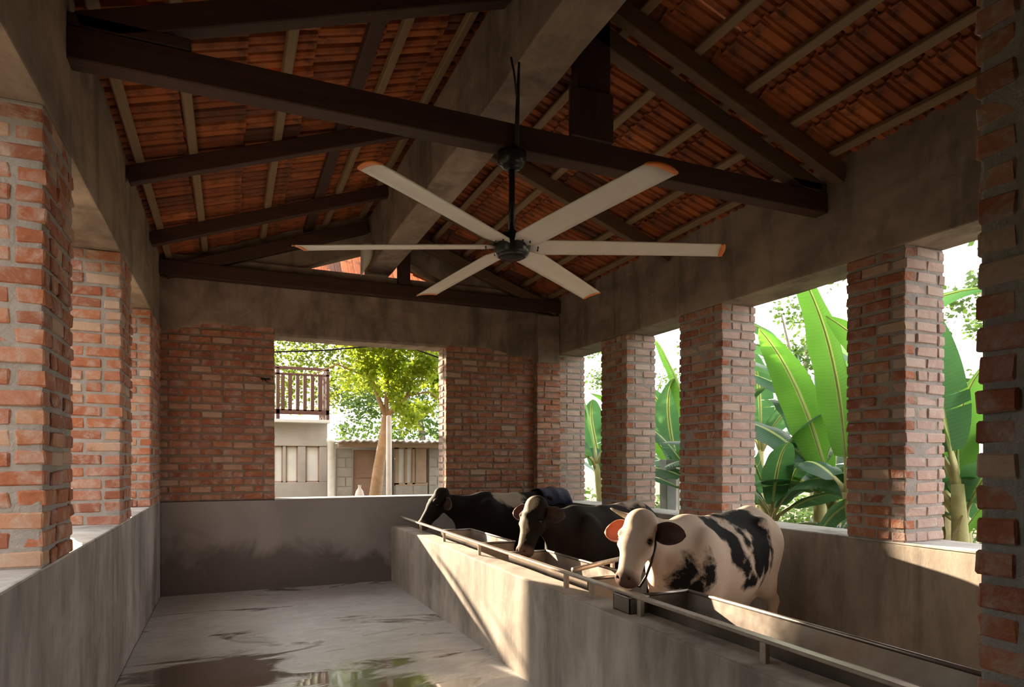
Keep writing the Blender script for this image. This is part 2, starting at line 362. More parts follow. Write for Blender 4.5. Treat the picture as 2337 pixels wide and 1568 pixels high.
# back wall
wb = tag(rough_box('wall_back', L, R, B, B+WT, -.3, 1.04, 'damp_plaster', amp=.004), 'back wall, plastered below and brick around its window opening', kind='structure')
rough_box('ledge', .48, 2.585, B-.005, B+WT+.01, 1.036, 1.05, 'ledge_cement', wb, .001)
def panel(x0, x1, z0, z1, seed, reveal):
    rnd = random.Random(seed); core = rough_box('brick_panel', x0, x1, B+.004, B+WT, z0, z1, 'mortar_brown', wb, .003, .15)
    n = int((z1-z0)/COURSE); pt = (z1-z0)/n
    for i in range(n):
        lay_run(core, (x0, B), (1, 0), x1-x0, (0, 1), z0+(i+.5)*pt, .098 if i % 2 else 0, rnd, .006)
        if reveal == 'left':   # reveal faces -x (the lit right jamb of the window)
            lay_run(core, (x0, B+.115 if i % 2 == 0 else B+.115), (0, 1), WT-.12, (1, 0), z0+(i+.5)*pt, 0, rnd, .006, mat='brick_pale')
rough_box('corner_fill', L-.4, L-.003, B-.03, B+.42, 1.0, ZT, 'mortar', wl)
panel(L-.03, .48, 1.045, ZT+.115, 51, None); panel(2.585, 3.84, 1.045, ZT+.04, 52, 'left')
rough_box('brick_backing', 3.84, R+.2, B+.005, B+WT, 1.04, ZT+.04, 'mortar', wb)
def plaster_band(name, pts, y, dep, ztop, parent):
    xs = []; 
    for (xa, za), (xb, zb) in zip(pts[:-1], pts[1:]):
        n = max(2, int((xb-xa)/.06)); xs += [(xa+(xb-xa)*i/n, za+(zb-za)*(.5-.5*math.cos(PI*i/n))+random.uniform(-.006, .006)) for i in range(n)]
    xs.append(pts[-1]); v = []; f = []
    for x, z in xs:
        v += [(x, y-.014, z+.03), (x, y+.002, z), (x, y+dep, z), (x, y+dep, ztop), (x, y-.014, ztop)]
    for i in range(len(xs)-1):
        for k in range(5): f.append((i*5+k, i*5+(k+1) % 5, i*5+5+(k+1) % 5, i*5+5+k))
    f += [(4, 3, 2, 1, 0), tuple(range((len(xs)-1)*5, len(xs)*5))]
    return obj(name, v, f, 'beam_plaster', parent)
plaster_band('plaster_band', [(L, 2.90), (-.62, 2.93), (-.43, 2.99), (-.2, 3.05), (.0, 3.05), (.16, 3.02), (.48, 3.03), (.481, ZT), (2.584, ZT), (2.585, 2.98), (3.02, 2.99), (3.34, 2.95), (3.6, 2.89), (R, 2.88)], B, WT, 3.80, wb)
# corner pier beside the right wall
cp = rough_box('corner_pier', 3.85, R-.002, B-.10, B, .0, 2.86, 'mortar_brown', wb, .003, .12)
rnd = random.Random(77)
for i in range(23):
    lay_run(cp, (3.846, B-.106), (1, 0), R-3.845, (0, 1), .98+i*COURSE, .098 if i % 2 else 0, rnd, .003)
rough_box('corner_column', 3.86, R-.003, B-.11, B, 2.84, 3.5, 'beam_plaster', wb, .004, .1)
# gable over the back wall: plaster beside an open triangle
SL = .365
def zroof(x): return 3.74+SL*(min(x, L+R-x)-L)
XR = (L+R)/2
def gable(y0, y1, parent, open_=True):
    outer = [(L, 3.78), (L, zroof(L)+.02), (XR, zroof(XR)+.02), (R, zroof(R)+.02), (R, 3.78)]
    inner = [(.66, 3.79), (XR, 4.19), (2.70, 3.79)] if open_ else None
    if open_:
        quads = [[outer[0], outer[1], (.2, zroof(.2)), (.66, 3.79)], [(.2, zroof(.2)), (XR, zroof(XR)+.02), (XR, 4.19), (.66, 3.79)],
                 [(XR, zroof(XR)+.02), (3.3, zroof(3.3)), (2.70, 3.79), (XR, 4.19)], [(3.3, zroof(3.3)), outer[3], outer[4], (2.70, 3.79)]]
    else: quads = [[(L, ZT), (L, zroof(L)), (XR, zroof(XR)), (R, zroof(R)), (R, ZT)]]
    m = MB()
    for q in quads:
        n = len(q); m.add([(x, y0, z) for x, z in q]+[(x, y1, z) for x, z in q], [tuple(range(n)), tuple(range(2*n-1, n-1, -1))]+[(i, i+n, (i+1) % n+n, (i+1) % n) for i in range(n)])
    return m.build('gable', 'beam_plaster', parent)
gable(B+.06, B+.3, wb)
# inner cross wall at the near end: only its pier shows on the right
wf = tag(rough_box('wall_front', 1.852, R, .70, 1.108, -.3, .9, 'trough_cement'), 'brick cross wall beside the near doorway, cut off by the right frame edge', kind='structure')
def jamb():
    rnd = random.Random(91); core = rough_box('pier', 1.844, 2.6, .704, 1.116, .0, ZT, 'mortar', wf, .003, .12)
    rough_box('infill', 2.6, R, .72, 1.1, .9, ZT, 'mortar', wf)
    n = int(ZT/COURSE); pt = ZT/n
    for i in range(n):
        z = (i+.5)*pt; o = i % 2
        lay_run(core, (1.84, 1.12-(0 if o else .115)), (0, -1), .42-(0 if o else .115), (1, 0), z, .098 if rnd.random() < .4 else 0, rnd, .004)
        lay_run(core, (1.84+(.115 if o else 0), 1.12), (1, 0), .7, (0, -1), z, 0, rnd, .004)
jamb()
rough_box('lintel_beam', L, R, .70, 1.12, ZT, ZTOP, 'beam_plaster', wf)
tag(rough_box('wall_rear', L-.4, R+.4, -4.6, -4.2, -.3, 4.8, 'beam_plaster', amp=.003, step=.6), 'plastered end wall behind the camera', kind='structure')

# ------------------------------------------------------------------ roof
rf = tag(empty('ceiling'), 'timber roof frame with a cement ridge beam under clay tiles', kind='structure')
rough_box('ridge_beam', 1.59, 1.90, -4.2, 8.5, 3.89, 4.52, 'beam_plaster', rf, .006, .3)
def truss(y, zb, hh):
    beam('tie_beam', (L-.0, y, zb+hh/2), (R, y, zb+hh/2), .12, hh, 'timber_dark_x', rf)
    for s in (-1, 1):
        xa = L if s < 0 else R
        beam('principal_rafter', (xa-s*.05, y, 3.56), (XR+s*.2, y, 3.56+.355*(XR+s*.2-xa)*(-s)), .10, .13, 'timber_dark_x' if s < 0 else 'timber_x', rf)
truss(3.70, 3.39, .155); truss(8.09, 3.53, .16)
box('king_post', 2.03, 2.27, 3.65, 3.75, 3.5, 4.4, 'timber_z', rf)
box('post_cleat', 1.96, 2.275, 3.62, 3.655, 3.54, 3.86, 'timber_z', rf)
box('king_post', 1.93, 2.08, 8.05, 8.15, 3.66, 4.45, 'timber_z', rf)
for x0, x1 in ((L, -.18), (3.85, R)): beam('bearing_block', (x0, 3.70, 3.585), (x1, 3.70, 3.585), .10, .06, 'timber_dark_x', rf)
for y in (-2.0, .3, 3.52, 5.62, 7.15):
    for s in (-1, 1):
        xa = L if s < 0 else R; xb = XR+s*.155
        if y == 3.52 and s < 0: continue
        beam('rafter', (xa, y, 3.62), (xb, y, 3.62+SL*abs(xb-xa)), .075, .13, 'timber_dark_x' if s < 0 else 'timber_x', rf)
for s, xs in ((-1, (-.62, -.26, .35, .86, 1.06, 1.50)), (1, (1.99, 2.42, 2.84, 3.27, 3.68, 4.06))):
    for i, x in enumerate(xs):
        z = 3.69+SL*(min(x, L+R-x)-L)+.022
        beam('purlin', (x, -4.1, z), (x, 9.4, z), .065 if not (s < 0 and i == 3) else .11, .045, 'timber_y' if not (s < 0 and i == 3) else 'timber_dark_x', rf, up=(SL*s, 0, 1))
# tiles
def tile_geo():
    prof = [(-.110, .048), (-.100, .050), (-.094, .012), (-.072, .000), (-.042, .002), (-.034, .022), (-.018, .024), (-.012, .004), (.02, .0), (.050, .003), (.056, .026), (.078, .03), (.086, .052), (.106, .056)]
    v = []; n = len(prof)
    for x in (-.265, .265):
        v += [(x, y, z) for y, z in prof]; v += [(x, y, z+.013) for y, z in prof]
    f = []
    for i in range(n-1):
        f += [(i, 2*n+i, 2*n+i+1, i+1), (n+i, n+i+1, 3*n+i+1, 3*n+i), (i, i+1, n+i+1, n+i), (2*n+i, 3*n+i, 3*n+i+1, 2*n+i+1)]
    f += [(0, n, 3*n, 2*n), (n-1, 3*n-1, 4*n-1, 2*n-1)]
    return v, f
tv, tf = tile_geo(); tme = bpy.data.meshes.new('roof_tile'); tme.from_pydata(tv, [], tf); tme.materials.append(M['roof_clay']); tme.update()
TH = math.atan(SL); PITCH = .43
for s, nm in ((-1, 'left'), (1, 'right')):
    rs = tag(empty('ceiling_'+nm), 'clay tiled roof slope over the %s side of the shed' % nm, kind='structure')
    rnd = random.Random(5+s); rest = MB()
    for r_ in range(8):
        x = XR+s*(.02+PITCH*math.cos(TH)*1.03*(r_+.5)); zc = 3.69+.047+SL*(min(x, L+R-x)-L)
        k = 0; y = -4.5
        while y < 9.75:
            mat = Matrix.Translation((x+rnd.uniform(-.012, .012), y+rnd.uniform(-.006, .006), zc+rnd.uniform(0, .008))) @ Matrix.Rotation(s*TH-s*.055, 4, 'Y') @ Matrix.Rotation(rnd.uniform(-.02, .02), 4, 'Z') @ Matrix.Rotation((0 if s < 0 else PI)+rnd.uniform(-.02, .02)*0, 4, 'Z')
            if y > 2.3 and r_ < 6:
                o = bpy.data.objects.new('roof_tile', tme); o.matrix_world = mat; COL.objects.link(o); o.parent = rs
            else: rest.add([mat @ Vector(q) for q in tv], tf)
            y += .206
    o = rest.build('roof_tiles', 'roof_clay', rs); o['kind'] = 'stuff'
# ridge capping
m = MB(); m.tube([(XR, y, zroof(XR)+.06) for y in np.arange(-4.6, 9.9, .4)], .16, 10); m.build('ridge_capping', 'roof_clay', rf)

# ------------------------------------------------------------------ feed kerb, steel troughs, rail
fk = tag(empty('feed_kerb', (1.96, 4.6, 0)), 'long grey cement feed kerb dividing the shed floor', 'kerb')
def lp(o, root): o.parent = root; o.matrix_parent_inverse = Matrix.Translation(-root.location); return o
def kid(o, root):
    """reparent a mesh built in world space under a root standing elsewhere (keeps it in place)"""
    o.parent = root; o.matrix_parent_inverse = root.matrix_basis.inverted(); return o
kid(rough_box('front_kerb', 1.86, 2.06, 1.15, B-.004, -.02, .69, 'trough_cement', None, .004, .2), fk)
kid(rough_box('trough_bed', 2.06, 2.46, 1.15, B-.004, -.02, .42, 'trough_cement', None, .003, .3), fk)
kid(rough_box('rear_kerb', 2.46, 2.56, 1.15, B-.004, -.02, .56, 'trough_cement', None, .004, .3), fk)
def trough(label, y0, y1, x0=2.075, x1=2.42, zt=.752, zb=.45):
    root = tag(empty('feed_trough', ((x0+x1)/2, (y0+y1)/2, zb)), label, 'trough', 'steel feed troughs along the kerb'); th = .006
    def side(nm, m): kid(m.build(nm, 'galvanised', bevel=.0015), root)
    side('trough_bottom', MB().box(x0+.03, x1-.03, y0, y1, zb, zb+th))
    for xa, xb in ((x0, x0+.03), (x1, x1-.03)):
        m = MB(); d = th if xb > xa else -th
        m.add([(xa, y0, zt), (xa+d, y0, zt), (xb+d, y0, zb), (xb, y0, zb), (xa, y1, zt), (xa+d, y1, zt), (xb+d, y1, zb), (xb, y1, zb)],
              [(0, 1, 2, 3), (7, 6, 5, 4), (0, 4, 5, 1), (1, 5, 6, 2), (2, 6, 7, 3), (3, 7, 4, 0)]); side('side_plate', m)
    for y in (y0, y1-th): side('end_plate', MB().add([(x0, y, zt), (x1, y, zt), (x1-.03, y, zb), (x0+.03, y, zb), (x0, y+th, zt), (x1, y+th, zt), (x1-.03, y+th, zb), (x0+.03, y+th, zb)],
              [(0, 1, 2, 3), (7, 6, 5, 4), (0, 4, 5, 1), (1, 5, 6, 2), (2, 6, 7, 3), (3, 7, 4, 0)]))
    for a, b in (((x0, y0), (x0, y1)), ((x1, y0), (x1, y1)), ((x0, y0), (x1, y0)), ((x0, y1), (x1, y1))):
        kid(MB().tube([(a[0], a[1], zt), (b[0], b[1], zt)], .011, 8).build('rim', 'galvanised', smooth=True), root)
    return root
trough('near steel feed trough with polished rim, empty, in the foreground', 1.165, 3.06)
trough('steel feed trough under the middle black cow, between the two others', 3.62, 4.90)
trough('far steel feed trough in front of the cow with its head down', 5.55, 6.75)
pr = tag(empty('neck_bar', (2.36, 3.95, .42)), 'pale horizontal pipe across the trough beside the cream cow muzzle', 'pipe')
kid(MB().tube([(2.09, 3.83, .775), (2.62, 4.06, .79)], .018, 10).build('pipe', 'rail_steel', smooth=True), pr)
kid(MB().box(2.50, 2.52, 4.0, 4.03, .555, .785).build('support', 'rail_steel'), pr)
rl = tag(empty('feed_rail', (1.97, 4.6, .69)), 'low flat steel rail on short posts along the feed kerb', 'rail')
m = MB(); m.bar((1.97, 1.15, .782), (1.97, 8.13, .797), .045, .016); kid(m.build('rail', 'rail_steel', bevel=.003), rl)
for y, wd in ((7.17, .016), (6.29, .02), (5.285, .02), (3.70, .035), (3.38, .026), (2.877, .034), (2.013, .034)):
    kid(MB().box(1.97-.012, 1.97+.012, y-wd/2, y+wd/2, .688, .782).build('post', 'rail_steel', bevel=.002), rl)
bx = tag(empty('steel_box', (1.99, 3.02, .69)), 'small open steel box clamped to the rail at the near trough corner', 'box')
m = MB(); 
for a in ((1.93, 2.05, 2.92, 2.926), (1.93, 2.05, 3.074, 3.08), (1.93, 1.936, 2.92, 3.08), (2.044, 2.05, 2.92, 3.08)): m.box(*a, .692, .775)
m.box(1.93, 2.05, 2.92, 3.08, .69, .696); kid(m.build('shell', 'galvanised'), bx)
kid(MB().tube([(1.93, 2.92, .776), (2.05, 2.92, .776), (2.05, 3.08, .776), (1.93, 3.08, .776), (1.93, 2.92, .776)], .006, 6).build('lip', 'galvanised', smooth=True), bx)

# ------------------------------------------------------------------ ceiling fan
FX, FY, FZ = 1.592, 3.70, 2.81
fan = tag(empty('ceiling_fan', (FX, FY, FZ)), 'large six bladed white ceiling fan with black motor and orange blade tips', 'fan')
def fpart(m, nm, mat, **k): 
    o = m.build(nm, mat, **k); o.parent = fan; return o
fpart(MB().lathe([(.03, .075), (.095, .07), (.112, .058), (.115, .03), (.112, -.01), (.108, -.03), (.10, -.05), (.07, -.066), (.068, -.062), (.05, -.066), (.0005, -.07)][::-1], n=40), 'motor_housing', 'black_enamel', smooth=True)
fpart(MB().lathe([(.019, .07), (.019, .52)], n=16), 'down_rod', 'black_enamel', smooth=True)
fpart(MB().lathe([(.028, .068), (.028, .10), (.022, .11)], n=16), 'collar', 'black_enamel', smooth=True)
fpart(MB().lathe([(.02, .475), (.05, .482), (.078, .505), (.09, .535), (.092, .578)], n=32), 'canopy', 'black_enamel', smooth=True)
def fan_blade(ang):
    root_r, tip_r = .10, 1.32; nS = 14; pit = math.radians(-11)
    v = []; f = []; NS = 6
    for i in range(nS+1):
        t_ = i/nS; r_ = root_r+(tip_r-.03-root_r)*t_; ch = .175*(1-.10*t_) if t_ > .06 else .085+.09*t_/.06
        sag = -.012*t_*t_
        for top in (0, 1):
            for k in range(NS+1):
                q = k/NS-.5; cz = .010*(1-4*q*q)+(.006 if top else 0)
                a = pit*(1-.25*t_); yy = q*ch; v.append((r_+(.03*q if i == nS else 0), yy*math.cos(a)-cz*math.sin(a), yy*math.sin(a)+cz*math.cos(a)+sag))
    w_ = NS+1
    for i in range(nS):
        for k in range(NS):
            a0 = i*2*w_+k; b0 = (i+1)*2*w_+k
            f += [(a0, b0, b0+1, a0+1), (a0+w_, a0+w_+1, b0+w_+1, b0+w_)]
        a0 = i*2*w_; b0 = (i+1)*2*w_; f += [(a0, a0+w_, b0+w_, b0), (a0+NS, b0+NS, b0+NS+w_, a0+NS+w_)]
    f += [tuple(range(w_))+tuple(range(2*w_-1, w_-1, -1)), tuple(range(nS*2*w_, nS*2*w_+w_))[::-1]+tuple(range(nS*2*w_+w_, nS*2*w_+2*w_))]
    o = obj('blade', v, f, 'fan_white', fan, True); o.rotation_euler = (0, 0, ang)
    # orange winglet tip
    v = []; f = []; base = nS*2*w_
    bl = o.data.vertices
    for j, dx in enumerate((-.004, .03)):
        for k in range(2*w_):
            p = bl[base+k].co; q = (k % w_)/NS-.5
            v.append((p.x+dx*(1-1.6*q*q if j else 1), p.y*(1.02 if j == 0 else .97), p.z*1.0+(.0015 if k >= w_ else -.0015)))
    for k in range(NS): f += [(k, 2*w_+k, 2*w_+k+1, k+1), (w_+k, w_+k+1, 3*w_+k+1, 3*w_+k), (2*w_+k, 3*w_+k, 3*w_+k+1, 2*w_+k+1), (k, k+1, w_+k+1, w_+k)]
    f += [(0, w_, 3*w_, 2*w_), (NS, 2*w_+NS, 3*w_+NS, w_+NS)]
    tip = obj('blade_tip', v, f, 'fan_orange', o, True); tag(tip, 'orange plastic blade tip')
    for yy in (-.02, .03): obj_s = MB().lathe([(.005, -.012), (.005, .0)], (.16, yy, .0), 8).build('screw', 'steel_dot', o)
for k in range(6): fan_blade(math.radians(-23.3+1+60*k))
cb = tag(MB().tube([(1.60, 3.58, 4.02), (1.595, 3.60, 3.87), (1.592, 3.615, 3.62), (1.592, 3.625, 3.40)], [.006, .008, .014, .016], 8).build('fan_cable', 'black_rubber', smooth=True), 'black power cable running from the ridge beam down to the fan canopy', 'cable')
tag(MB().tube([(1.535, 3.58, 3.90), (1.56, 3.595, 3.83), (1.585, 3.605, 3.68)], .007, 8).build('cable_tie', 'black_rubber', smooth=True), 'short loose cable end beside the fan power cable', 'cable')
# pale pointed sheet at the far end of the ridge beam
v = []; f = []
for i in range(9):
    q = i/8; wdt = .16*math.sin(PI*(.50+.5*q))**.8 if q < 1 else .001
    for k in range(5):
        u = k/4; v.append((1.43+.0+wdt*u, 7.86-.05*math.sin(PI*u), 4.07-.37*q+(.03*u if q < .9 else 0)))
for i in range(8):
    for k in range(4): f.append((i*5+k, i*5+k+1, i*5+6+k, i*5+5+k))
o = obj('hanging_plate', v, f, 'fan_white', smooth=True); md = o.modifiers.new('thick', 'SOLIDIFY'); md.thickness = .006
tag(o, 'pale pointed plate hanging at the far end of the ridge beam', 'plate')
hk = tag(empty('wall_hook', (.378, B, 2.44)), 'small black iron hook on the brick left of the back window', 'hook')
kid(MB().tube([(.378, B+.01, 2.44), (.378, B-.05, 2.445), (.33, B-.06, 2.45), (.43, B-.06, 2.45)], .011, 6).build('bar', 'black_enamel', smooth=True), hk)
kid(MB().tube([(.385, B-.05, 2.445), (.39, B-.055, 2.415), (.42, B-.055, 2.40)], .006, 6).build('tip', 'black_enamel', smooth=True), hk)

# ------------------------------------------------------------------ cows
def surface_nets(F, org, h):
    s = F < 0; nx, ny, nz = F.shape
    c = np.zeros((nx-1, ny-1, nz-1), int)
    for dx in (0, 1):
        for dy in (0, 1):
            for dz in (0, 1): c += s[dx:nx-1+dx, dy:ny-1+dy, dz:nz-1+dz]
    act = (c > 0) & (c < 8); idx = -np.ones(act.shape, int); I = np.argwhere(act); idx[act] = np.arange(len(I))
    acc = np.zeros((len(I), 3)); cnt = np.zeros(len(I))
    cor = [(a, b, d) for a in (0, 1) for b in (0, 1) for d in (0, 1)]
    for a in cor:
        for b in cor:
            df = [b[i]-a[i] for i in range(3)]
            if sum(df) == 1 and min(df) == 0:
                fa = F[I[:, 0]+a[0], I[:, 1]+a[1], I[:, 2]+a[2]]; fb = F[I[:, 0]+b[0], I[:, 1]+b[1], I[:, 2]+b[2]]
                mk = (fa < 0) != (fb < 0); t_ = np.where(mk, fa/(fa-fb+1e-12), 0)
                for i in range(3): acc[:, i] += np.where(mk, a[i]+t_*df[i], 0)
                cnt += mk
    V = (I+acc/cnt[:, None])*h+org; faces = []
    for ax in range(3):
        u, v_ = [(1, 2), (2, 0), (0, 1)][ax]
        A = np.moveaxis(s, ax, 0); E_ = A[:-1] != A[1:]; pos = np.argwhere(E_); ins = A[:-1][E_]
        oth = [i for i in range(3) if i != ax]
        g = np.zeros((len(pos), 3), int); g[:, ax] = pos[:, 0]; g[:, oth[0]] = pos[:, 1]; g[:, oth[1]] = pos[:, 2]
        ok = (g[:, u] > 0) & (g[:, v_] > 0) & (g[:, u] < F.shape[u]-1) & (g[:, v_] < F.shape[v_]-1); g = g[ok]; ins = ins[ok]
        q = []
        for du, dv in ((-1, -1), (0, -1), (0, 0), (-1, 0)):
            k = g.copy(); k[:, u] += du; k[:, v_] += dv; q.append(idx[k[:, 0], k[:, 1], k[:, 2]])
        q = np.stack(q, 1); q[~ins] = q[~ins][:, ::-1]; faces.append(q)
    return V, np.concatenate(faces)
def vlerp(a, b, t_): return tuple(a[i]+(b[i]-a[i])*t_ for i in range(3))
def cow_shape(P, N, neckb, h=.0135):
    """P poll, N muzzle, in metres on a cow of 1.28 m; x forward, y left"""
    pr = []
    def E(c, r, k=.06): pr.append(('e', c, r, k))
    def C(a, ra, b, rb, k=.05, ys=1.): pr.append(('c', a, ra, b, rb, k, ys))
    E((.42, 0, .87), (.40, .275, .38)); E((0, 0, .83), (.54, .34, .385), .1); E((-.42, 0, .90), (.40, .29, .34), .1); E((-.66, 0, 1.0), (.24, .245, .26), .08)
    C((.47, 0, 1.16), .10, (.0, 0, 1.15), .085, .08, .9); C((.0, 0, 1.15), .085, (-.60, 0, 1.20), .08, .08, 1.); C((-.6, 0, 1.2), .075, (-.85, 0, 1.15), .05, .06)
    for s in (-1, 1):
        E((-.44, s*.205, 1.155), (.07, .05, .055), .10); E((-.83, s*.11, 1.07), (.06, .05, .06), .06)
        E((.47, s*.19, .88), (.16, .10, .30), .08)
        C((.46, s*.17, .74), .105, (.475, s*.165, .45), .062, .05); E((.48, s*.165, .43), (.06, .055, .07), .03)
        C((.48, s*.165, .42), .048, (.47, s*.165, .15), .037, .03); E((.475, s*.165, .125), (.05, .047, .05), .02); C((.48, s*.165, .11), .042, (.505, s*.165, .04), .052, .02)
        C((-.60, s*.17, .96), .19, (-.52, s*.19, .64), .125, .07, .62); C((-.52, s*.18, .64), .11, (-.72, s*.165, .47), .058, .05, .8); E((-.735, s*.165, .46), (.06, .045, .07), .03)
        C((-.725, s*.165, .45), .047, (-.69, s*.165, .15), .038, .03); E((-.69, s*.165, .125), (.05, .047, .05), .02); C((-.685, s*.165, .11), .042, (-.66, s*.165, .04), .052, .02)
        for x in (-.44, -.31): C((x, s*.06, .50), .022, (x, s*.065, .40), .014, .02)
    E((-.37, 0, .55), (.18, .15, .115), .05); E((.70, 0, .74), (.17, .12, .19), .07)
    Pv, Nv = Vector(P), Vector(N); hd = (Nv-Pv).normalized(); Ln = (Nv-Pv).length; fr = Vector((-hd.z, 0, hd.x)) if hd.z < 0 else Vector((hd.z, 0, -hd.x))
    fr = fr if fr.x > 0 or fr.z > .3 else -fr
    C((.52, 0, 1.0), .245, neckb, .135, .08, .62); C((.70, 0, .82), .12, tuple(Vector(neckb)+Vector((-.02, 0, -.12))), .07, .06, .5)
    C(neckb, .135, tuple(Pv+hd*.08-fr*.05), .10, .05, .75)
    at = lambda u, f_=0, y=0: tuple(Pv+hd*(u*Ln)+fr*f_+Vector((0, y, 0)))
    C(at(.02), .092, at(.40, .0), .092, .03, 1.38); C(at(.30, .010), .082, at(.93, .004), .058, .04, 1.30); C(at(.45, -.03), .075, at(.95, -.03), .056, .03, 1.28)
    C(at(.22, -.085), .07, at(.55, -.075), .055, .04, .85); C(at(.5, -.07), .05, at(.95, -.045), .036, .03, .95)
    E(at(1.0, -.012), (.066, .094, .058), .03); E(at(.97, .02), (.045, .08, .04), .02); E(at(-.06), (.065, .08, .06), .03); E(at(.02, .05), (.05, .06, .06), .04)
    for s in (-1, 1):
        E(at(.26, .036, s*.102), (.055, .03, .034), .02); E(at(.46, -.05, s*.075), (.07, .035, .06), .03); E(at(.44, .022, s*.108), (.04, .02, .02), .02); E(at(1.0, .02, s*.04), (.025, .022, .022), .012); E(at(.12, -.01, s*.085), (.04, .03, .045), .03)
        pr.append(('s', at(1.02, .058, s*.045), .019)); pr.append(('s', at(.35, .03, s*.140), .026))
    org = np.array([-1.0, -.5, -.03]); dim = np.array([2.45, 1.0, 1.5]); n = (dim/h).astype(int)
    X, Y, Z = np.meshgrid(*[org[i]+np.arange(n[i])*h for i in range(3)], indexing='ij'); X = X.astype(np.float32); Y = Y.astype(np.float32); Z = Z.astype(np.float32)
    F = np.full(X.shape, 9., np.float32)
    for p in pr:
        if p[0] == 'e': c, r, mg = p[1], p[2], .22; lo = [c[i]-r[i]-mg for i in range(3)]; hi = [c[i]+r[i]+mg for i in range(3)]
        elif p[0] == 'c': mg = .22; lo = [min(p[1][i]-p[2], p[3][i]-p[4])-mg for i in range(3)]; hi = [max(p[1][i]+p[2], p[3][i]+p[4])+mg for i in range(3)]
        else: lo = [x-.08 for x in p[1]]; hi = [x+.08 for x in p[1]]
        sl = tuple(slice(max(0, int((lo[i]-org[i])/h)), max(0, min(n[i], int((hi[i]-org[i])/h)+1))) for i in range(3))
        x, y, z = X[sl], Y[sl], Z[sl]
        if x.size == 0: continue
        if p[0] == 'e':
            c, r, k = p[1:]; qx, qy, qz = (x-c[0])/r[0], (y-c[1])/r[1], (z-c[2])/r[2]
            k0 = np.sqrt(qx*qx+qy*qy+qz*qz)+1e-6; k1 = np.sqrt((qx/r[0])**2+(qy/r[1])**2+(qz/r[2])**2)+1e-6; d = k0*(k0-1)/k1
        elif p[0] == 'c':
            a, ra, b, rb, k, ys = p[1:]; ab = np.array(b)-np.array(a); l2 = (ab**2).sum()
            px, py, pz = x-a[0], y-a[1], z-a[2]; t_ = np.clip((px*ab[0]+py*ab[1]+pz*ab[2])/l2, 0, 1)
            d = np.sqrt((px-t_*ab[0])**2+((py-t_*ab[1])/ys)**2+(pz-t_*ab[2])**2)-(ra+t_*(rb-ra))
            if ys < 1: d = d*(.5+.5*ys)
        else:
            c, r = p[1], p[2]; d = np.sqrt((x-c[0])**2+(y-c[1])**2+(z-c[2])**2)-r; G = F[sl]; F[sl] = np.maximum(G, -d); continue
        G = F[sl]; hh = np.clip(.5+.5*(G-d)/k, 0, 1); F[sl] = np.where(G > 5, d, G*(1-hh)+d*hh-k*hh*(1-hh))
    V, Q = surface_nets(F, org, h)
    return V, Q, at, hd, fr
